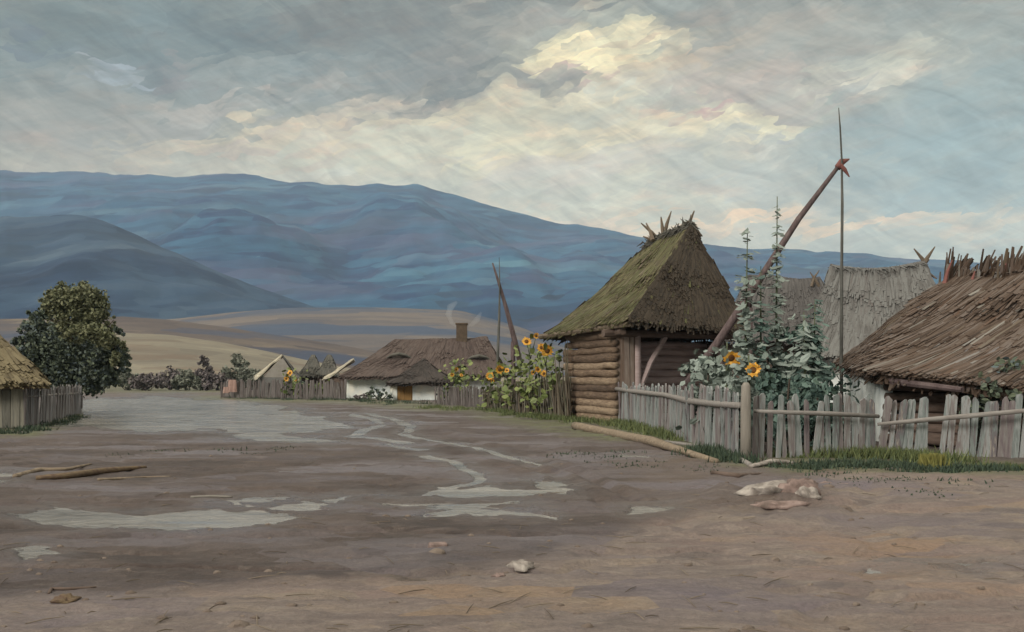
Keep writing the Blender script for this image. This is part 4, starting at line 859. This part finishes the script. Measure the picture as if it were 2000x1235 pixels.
def sunflower(label, px, top, d, heads, group, lm='leaf_green', nl=26, ls=.26, spread=.30):
    base = B(px, d); o = thing('sunflower', label, 'sunflower', base, group)
    tp = P(px, top, d); mb = MB(); mb.tube([base, base.lerp(tp, .5) + Vector((R.uniform(-.08, .08), 0, 0)), tp], [.035, .028, .018], n=6)
    for hx, hy, r in heads:
        q = P(hx, hy, d) + Vector((0, -.4, 0)); mb.tube([base.lerp(tp, .7), q + Vector((0, .03, 0))], [.02, .014], n=5)
    mb.build('stem', M['stem'], o, smooth=True)
    mb = MB()
    for k in range(nl):
        f = R.uniform(.12, .98); c = base.lerp(tp, f) + Vector((R.gauss(0, spread), R.gauss(0, spread * .8), R.gauss(0, .08))); leaf(mb, c, ls, asp=.8, up=1.0)
    mb.build('foliage', M[lm], o)
    for hx, hy, r in heads: flower_head(P(hx, hy, d) + Vector((0, -.42, 0)), (R.uniform(-.7, .5), -1, R.uniform(-.3, .5)), r, o)
gl = 'sunflowers above the brushwood fence'
sunflower('big sunflower plant nearest the log hut, with largest orange head', 1066, 672, 39.5, [(1068, 686, .34), (1057, 680, .22)], gl, nl=70, spread=.42)
sunflower('tall sunflower plant with two small heads at its top', 1036, 655, 41, [(1028, 668, .24), (1047, 657, .2)], gl, nl=70, spread=.42)
sunflower('sunflower plant with low orange heads just over the brushwood', 1052, 700, 40, [(1050, 722, .2), (1062, 730, .17), (1040, 728, .13)], gl, nl=80, spread=.42)
sunflower('sunflower plant with head leaning by the distant well sweep', 985, 708, 45, [(976, 722, .26), (990, 724, .18)], gl, nl=70, spread=.42)
sunflower('leafy sunflower plant without blooms behind the low heads', 1018, 690, 43, [], gl, nl=100, spread=.5)
sunflower('small sunflower plant with one drooping orange head', 958, 722, 46.5, [(957, 735, .25), (962, 744, .15)], gl, nl=60, spread=.35)
sunflower('leftmost sunflower plant of the row over the pale pickets', 888, 712, 54, [(892, 722, .18), (884, 732, .17), (902, 733, .12)], gl, nl=90, spread=.5)
sunflower('leafy plant with a round pale green top behind the pale pickets', 900, 700, 56, [], gl, nl=90, ls=.3, spread=.4)
sunflower('leafy sunflower plant without blooms next to the log hut corner', 1092, 690, 38.5, [], gl, nl=90, spread=.4)
sunflower('far yellow flowering plant over the far grey pickets', 567, 722, 68, [(569, 729, .3), (562, 740, .22), (580, 742, .16)], 'far flowers', nl=60, ls=.3, spread=.4)
gr_ = 'sunflowers in front of the log hut'
sunflower('sunflower plant with an open yellow head facing the lane', 1420, 668, 22.6, [(1420, 700, .21), (1434, 704, .14)], gr_, lm='leaf_grey', nl=170, ls=.19, spread=.42)
sunflower('sunflower plant with the lower ragged yellow head', 1462, 694, 22.2, [(1462, 723, .21)], gr_, lm='leaf_grey', nl=140, ls=.18, spread=.36)

# ------------------------------------------------------------------ tall slender saplings and garden shrubs behind the fence
def sapling(label, px, top, d, m, n=150, ls=.2, sp=.2, bare=.12, curve=0.0, topleaf=True, low=.25):
    base = B(px, d); o = thing('sapling', label, 'sapling', base, 'tall saplings behind the picket fence'); tp = P(px + curve, top, d); mb = MB()
    mid = base.lerp(tp, .5) + Vector((R.uniform(-.07, .07), 0, 0)); mb.tube([base, mid, tp], [.05, .03, .01], n=6); mb.build('stem', M['stem'], o, smooth=True); mb = MB(); lv = int(n / 7)
    for k in range(lv):
        f = low + (1 - low) * k / lv; c = base.lerp(mid, f * 2) if f < .5 else mid.lerp(tp, f * 2 - 1); s_ = sp * (.8 - f * .2) * R.uniform(.3, 1.5)
        for j in range(7):
            if f > .8 and (R.random() < .45 or k % 3 == 0): continue
            an = R.uniform(0, 2 * math.pi); dr = Vector((math.cos(an), math.sin(an), 0)); leaf(mb, c + dr * s_ * R.uniform(.4, 1.2) + Vector((0, 0, R.uniform(-.06, .06))), ls * (1.05 - f * .35), asp=.5, nrm=Vector((dr.x * .4 + R.gauss(0, .2), dr.y * .4 - .3, 1 + R.gauss(0, .2))))
    mb.build('foliage', M[m], o)
sapling('slender grey sapling whose top stands beside the log hut roof', 1460, 448, 24.2, 'leaf_grey', n=190, sp=.30, ls=.36)
sapling('tallest thin sapling crossing the diagonal sweep beam', 1524, 384, 24.9, 'leaf_grey', n=200, sp=.27, ls=.34, curve=-6)
sapling('short teal sapling between the two tall grey ones', 1486, 520, 24.5, 'leaf_teal', n=170, sp=.3, ls=.34)
sapling('leafy teal sapling beside the thin hanging pole', 1592, 585, 22.5, 'leaf_teal', n=420, sp=.34, ls=.28, low=.2)
sapling('low grey sapling left of the sweep\'s hanging pole', 1570, 610, 22.4, 'leaf_grey', n=260, sp=.45, ls=.34)
for lab, px, dd, ww, hh, m_, n_, sz in [
    ('pale round-leaved shrub in front of the log hut wall', 1395, 25.0, 1.4, 2.9, 'leaf_grey', 900, .19), ('low grey-green shrub behind the pickets by the thick post', 1380, 24.6, .9, 1.9, 'leaf_grey', 320, .17),
    ('dense dark green shrub right behind the open pickets', 1535, 21.8, 1.7, 2.3, 'leaf_teal', 1700, .15), ('grey-green shrub under the tallest sapling', 1500, 24.6, 1.9, 3.1, 'leaf_grey', 1300, .17),
    ('tall loose teal shrub behind the teal sapling', 1545, 25, 2.3, 3.3, 'leaf_teal', 1700, .17), ('low teal shrub nearest the white barn wall', 1590, 20.9, .9, 1.5, 'leaf_teal', 700, .15),
    ('low dark shrub just right of the thick fence post', 1490, 20.2, .9, 1.35, 'leaf_teal', 420, .15), ('grey shrub beneath the sunflowers by the thick post', 1440, 24.6, 1.6, 2.5, 'leaf_grey', 800, .17)]:
    bush(lab, px, dd, ww, hh, m_, n=n_, size=sz, group='garden shrubs behind the picket fence', name='garden_shrub')

# ------------------------------------------------------------------ grass along the verges
def grass(path, n, wx, wy, h, m):
    mb = MB()
    cl_ = []
    for _ in range(max(8, n // 55)):
        i = R.randrange(len(path) - 1); cl_.append((G(*path[i]).lerp(G(*path[i + 1]), R.random()) + Vector((R.gauss(0, wx), R.gauss(0, wy), 0)), R.uniform(.4, 1.4)))
    for _ in range(n):
        c_, kf = R.choice(cl_); p = c_ + Vector((R.gauss(0, .13 * kf + wx * .15), R.gauss(0, .10 * kf + wy * .2), 0))
        p.z = gz(p.x, p.y) - .01
        hh = h * kf * R.uniform(.35, 1.25); a = R.uniform(0, math.pi); s_ = Vector((math.cos(a), math.sin(a), 0)) * R.uniform(.008, .02); tp = Vector((R.gauss(0, .35), R.gauss(0, .35), 1)) * hh
        mb.add([p - s_, p + s_, p + s_ * .6 + tp * .6, p + tp, p - s_ * .6 + tp * .6], [(0, 1, 2, 3, 4)])
    o = mb.build('grass', M[m]); o['kind'] = 'stuff'; return o
grass([(1545, 893), (1640, 890), (1740, 893), (1850, 900)], 6500, .25, .22, .17, 'grass')
grass([(1570, 915), (1680, 908), (1800, 918), (1960, 925)], 6000, .3, .18, .10, 'grass_dark')
grass([(1190, 826), (1235, 834), (1290, 846), (1330, 858)], 5000, .2, .6, .20, 'grass')
grass([(1370, 885), (1400, 893), (1450, 903)], 3500, .12, .3, .16, 'grass_dark')
grass([(1000, 810), (1100, 818), (1200, 824)], 4500, .3, .9, .16, 'grass')
grass([(830, 796), (960, 800), (1010, 808)], 2500, .4, .9, .16, 'grass')
grass([(430, 777), (560, 779), (680, 781), (800, 790)], 4000, .5, 1.2, .2, 'grass_dark')
grass([(-40, 846), (45, 845), (100, 828), (160, 812)], 2200, .2, .5, .14, 'grass_dark')
grass([(1900, 915), (2100, 925)], 1800, .3, .3, .10, 'grass')
mb = MB(); tb = G(1822, 918)
for k in range(700):
    p = tb + Vector((R.gauss(0, .07), R.gauss(0, .06), 0)); hh = R.uniform(.1, .30); tp = Vector((R.gauss(0, .25), R.gauss(0, .2), 1)) * hh; s_ = Vector((.018, 0, 0)); mb.add([p - s_, p + s_, p + s_ + tp * .6, p + tp, p - s_ + tp * .6], [(0, 1, 2, 3, 4)])
tag(mb.build('grass_tuft', M['grass_yellow'], org=tb), 'bright yellow-green tuft below the leaning pickets', 'plant')

# ------------------------------------------------------------------ logs, stones and scraps on the mud
def lying(name, label, cat, pts, r, m, group=None, n=9, flat=.8, jit=.07):
    org = G(*pts[0][:2]); q = []
    rr = r if isinstance(r, list) else [r] * len(pts)
    for p, r_ in zip(pts, rr):
        g = G(p[0], p[1]); g.z = gz(g.x, g.y) + r_ * flat * .7 + (p[2] if len(p) > 2 else 0); q.append(g)
    Q = []; RR = []
    for i in range(len(q) - 1):
        for k in range(4): Q.append(q[i].lerp(q[i + 1], k / 4)); RR.append(rr[i] + (rr[i + 1] - rr[i]) * k / 4)
    Q.append(q[-1]); RR.append(rr[-1]); mb = MB(); mb.tube(Q, RR, n=n, flat=flat, jit=jit); return tag(mb.build(name, M[m], org=org, smooth=True), label, cat, group)
lying('log', 'long pale log lying in front of the mauve picket fence', 'log', [(1124, 838, .05), (1180, 846), (1270, 868), (1400, 905)], [.16, .15, .14, .06], 'plank_warm')
lying('pole', 'thin pale pole between the long log and the thick post', 'pole', [(1300, 862), (1370, 876), (1435, 896), (1466, 912)], [.05, .055, .06, .05], 'wood_rail')
lying('plank', 'pale plank lying at the foot of the thick fence post', 'plank', [(1466, 915), (1510, 908), (1552, 905)], [.05, .09, .05], 'stone_pale', flat=.6)
lying('log', 'rotten red-brown log lying left of the bare pale stick', 'log', [(70, 938), (130, 935), (200, 924), (285, 916)], [.05, .07, .07, .03], 'wood_rot')
lying('log', 'yellowish split log resting on the rotten log', 'log', [(30, 932), (75, 920), (130, 918), (178, 908)], [.05, .05, .04, .02], 'plank_warm')
lying('stick', 'bare pale stick lying alone on the mud at left', 'stick', [(192, 940), (230, 936), (280, 932), (334, 931)], [.03, .035, .02, .01], 'plank_warm')
lying('stick', 'short yellowish stick at the edge of the shallow puddle', 'stick', [(373, 970), (410, 970), (453, 971)], [.022, .022, .018], 'straw_pale')
lying('stick', 'bent dark twig lying in the lower left foreground', 'stick', [(96, 1158), (100, 1150), (130, 1150), (188, 1146)], [.012, .014, .016, .008], 'log_dark')
lying('stick', 'dark wet branch on the bank below the thick post', 'stick', [(1392, 930), (1440, 938), (1480, 925), (1540, 922)], [.05, .05, .04, .02], 'log_dark')
def stone(name, label, px, py, sx, sy, sz, m, seed, group=None, rot=0, cat='stone'):
    g = G(px, py); g.z = gz(g.x, g.y) - sz * .15; mb = MB(); n = 18; k = 10; vs = []; fs = []
    for j in range(k + 1):
        th = math.pi * j / k
        for i in range(n):
            ph = 2 * math.pi * i / n; dv = Vector((math.sin(th) * math.cos(ph), math.sin(th) * math.sin(ph), math.cos(th)))
            r = 1 + .6 * (mnoise.noise(dv * 1.5 + Vector((seed * 7.1, 0, 0)))) + .3 * mnoise.noise(dv * 3.5 + Vector((0, seed, 0))) + .12 * mnoise.noise(dv * 9 + Vector((0, seed, 0)))
            v = dv * r; v = Vector((v.x * sx, v.y * sy, max(-.3, v.z) * sz)); c, s_ = math.cos(rot), math.sin(rot); vs.append(g + Vector((v.x * c - v.y * s_, v.x * s_ + v.y * c, v.z + sz * .15)))
    for j in range(k):
        for i in range(n): fs.append((j * n + i, (j + 1) * n + i, (j + 1) * n + (i + 1) % n, j * n + (i + 1) % n))
    mb.add(vs, fs); return tag(mb.build(name, M[m], org=g, smooth=True), label, cat, group)
stone('stone', 'long flat white stone on the right-hand bank', 1510, 980, .36, .30, .13, 'stone_pale', 1, rot=.35)
stone('stone', 'pinkish slab leaning against the flat white stone', 1560, 984, .26, .22, .20, 'stone_pink', 2)
stone('stone', 'small white stone at the front of the pinkish slab', 1578, 990, .13, .10, .10, 'stone_pale', 3)
stone('stone', 'low dirty pink stone in front of the flat white one', 1520, 996, .30, .12, .07, 'stone_pink', 4)
stone('stone', 'pale mauve stone slab below the dark verge grass', 1625, 952, .28, .25, .05, 'stone_pink', 8)
stone('stone', 'flat cream stone in the middle of the foreground', 1018, 1112, .11, .10, .05, 'stone_pale', 5)
stone('stone', 'small rusty stone beside the flat cream stone', 975, 1128, .05, .05, .02, 'stone_pink', 6)
stone('stone', 'greyish stone half sunk near the bent dark twig', 128, 1172, .09, .08, .035, 'wood_rot', 9)
g = G(855, 1068); mb = MB(); g.z = gz(g.x, g.y)
mb.box(g + Vector((0, 0, .035)), Vector((.085, .015, 0)), Vector((-.012, .05, 0)), Vector((.004, 0, .04)))
bk = mb.build('brick', M['stone_pink'], org=g); bk.modifiers.new('bevel', 'BEVEL').width = .012; tag(bk, 'worn pink brick lying alone in the mud', 'brick')
# clods of mud, nobody could count them
mb = MB()
for k in range(170):
    py = R.uniform(850, 1260); px = R.uniform(-60, 2060); g = G(px, py)
    if allm[int(np.argmin(np.abs(rows - g.y))), int(np.argmin(np.abs(cols - px)))] > .05 and R.random() < .9: continue
    g.z = gz(g.x, g.y); s_ = R.uniform(.008, .03) * (1 + (R.random() < .05) * 1.2); vs = []
    for j in range(3):
        for i in range(6):
            a = i * math.pi / 3 + j * .4; r = (1.2, .95, .35)[j] * s_ * R.uniform(.7, 1.2); vs.append(g + Vector((math.cos(a) * r * 1.5, math.sin(a) * r, (-.3, .35, .75)[j] * s_)))
    fs = [(j * 6 + i, j * 6 + (i + 1) % 6, (j + 1) * 6 + (i + 1) % 6, (j + 1) * 6 + i) for j in range(2) for i in range(6)] + [tuple(12 + i for i in range(6))]
    mb.add(vs, fs)
M['clod'] = mat('mud_clods', ev((96, 84, 76), (108, 96, 88), (120, 108, 98)), 5, island=.8, bump=.6, bscale=30)
cl = mb.build('mud_clods', M['clod'], smooth=True); cl['kind'] = 'stuff'
mb = MB()
for k in range(380):
    py = 850 + 500 * R.random() ** 1.4; px = R.uniform(-60, 2060); g = G(px, py); g.z = gz(g.x, g.y) + .008
    if allm[int(np.argmin(np.abs(rows - g.y))), int(np.argmin(np.abs(cols - px)))] > .05: continue
    a = R.uniform(0, math.pi); L = R.uniform(.03, .14); dv = Vector((math.cos(a), math.sin(a), R.uniform(-.05, .12))); mb.tube([g - dv * L, g + Vector((0, 0, .006)), g + dv * L], [.003, .004, .002], n=4)
st = mb.build('straw_litter', mat('straw_litter', ev((74, 64, 56), (98, 88, 76), (122, 110, 96), (60, 52, 46)), 2, island=.8, bump=0)); st['kind'] = 'stuff'
for pth in ([(1200, 905), (1330, 915), (1420, 930)], [(1150, 880), (1240, 900)], [(1560, 940), (1700, 948), (1800, 946)], [(300, 880), (420, 890), (600, 880)]): grass(pth, 260, .5, .6, .05, 'grass_dark')
# cloths on the end of the far fence
for i, (px, y0, y1, ww, lab) in enumerate([(454, 742, 766, .28, 'pinkish cloth hung at the very end of the far pickets'), (442, 756, 768, .2, 'small dull pink bundle lying left of the hung cloth')]):
    c0 = P(px, y0, 71.0); mb = MB(); H_ = (y1 - y0) / F * 71; vs = []
    for j in range(7):
        for k2 in range(7):
            x = (k2 / 6 - .5) * 2 * ww * (1 + .25 * j / 6); vs.append(c0 + Vector((x, -.08 + .05 * math.sin(k2 * 2.1 + j * .3), -H_ * j / 6)))
    n0 = len(vs); vs += [v + Vector((0, .05, 0)) for v in vs]; fs = []
    for j in range(6):
        for k2 in range(6):
            a = j * 7 + k2; fs.append((a, a + 1, a + 8, a + 7)); fs.append((n0 + a, n0 + a + 7, n0 + a + 8, n0 + a + 1))
    mb.add(vs, fs); tag(mb.build('cloth', M['rag_pink'], org=c0, smooth=True), lab, 'cloth', 'cloths by the far fence')

# ------------------------------------------------------------------ air
hz = bpy.data.materials.new('haze_air'); hz.use_nodes = True; t = NT(hz.node_tree); t.n.clear()
pv = t.node('ShaderNodeVolumePrincipled'); pv.inputs['Color'].default_value = (.60, .78, .97, 1); pv.inputs['Density'].default_value = .00012
o_ = t.node('ShaderNodeOutputMaterial'); t.l.new(pv.outputs[0], o_.inputs['Volume'])
mb = MB(); mb.box(Vector((0, 2000, 395)), Vector((16000, 0, 0)), Vector((0, 2700, 0)), Vector((0, 0, 405)))
ho = mb.build('haze', hz); ho['kind'] = 'stuff'

for o in bpy.data.objects:
    if '_org' in o: del o['_org']
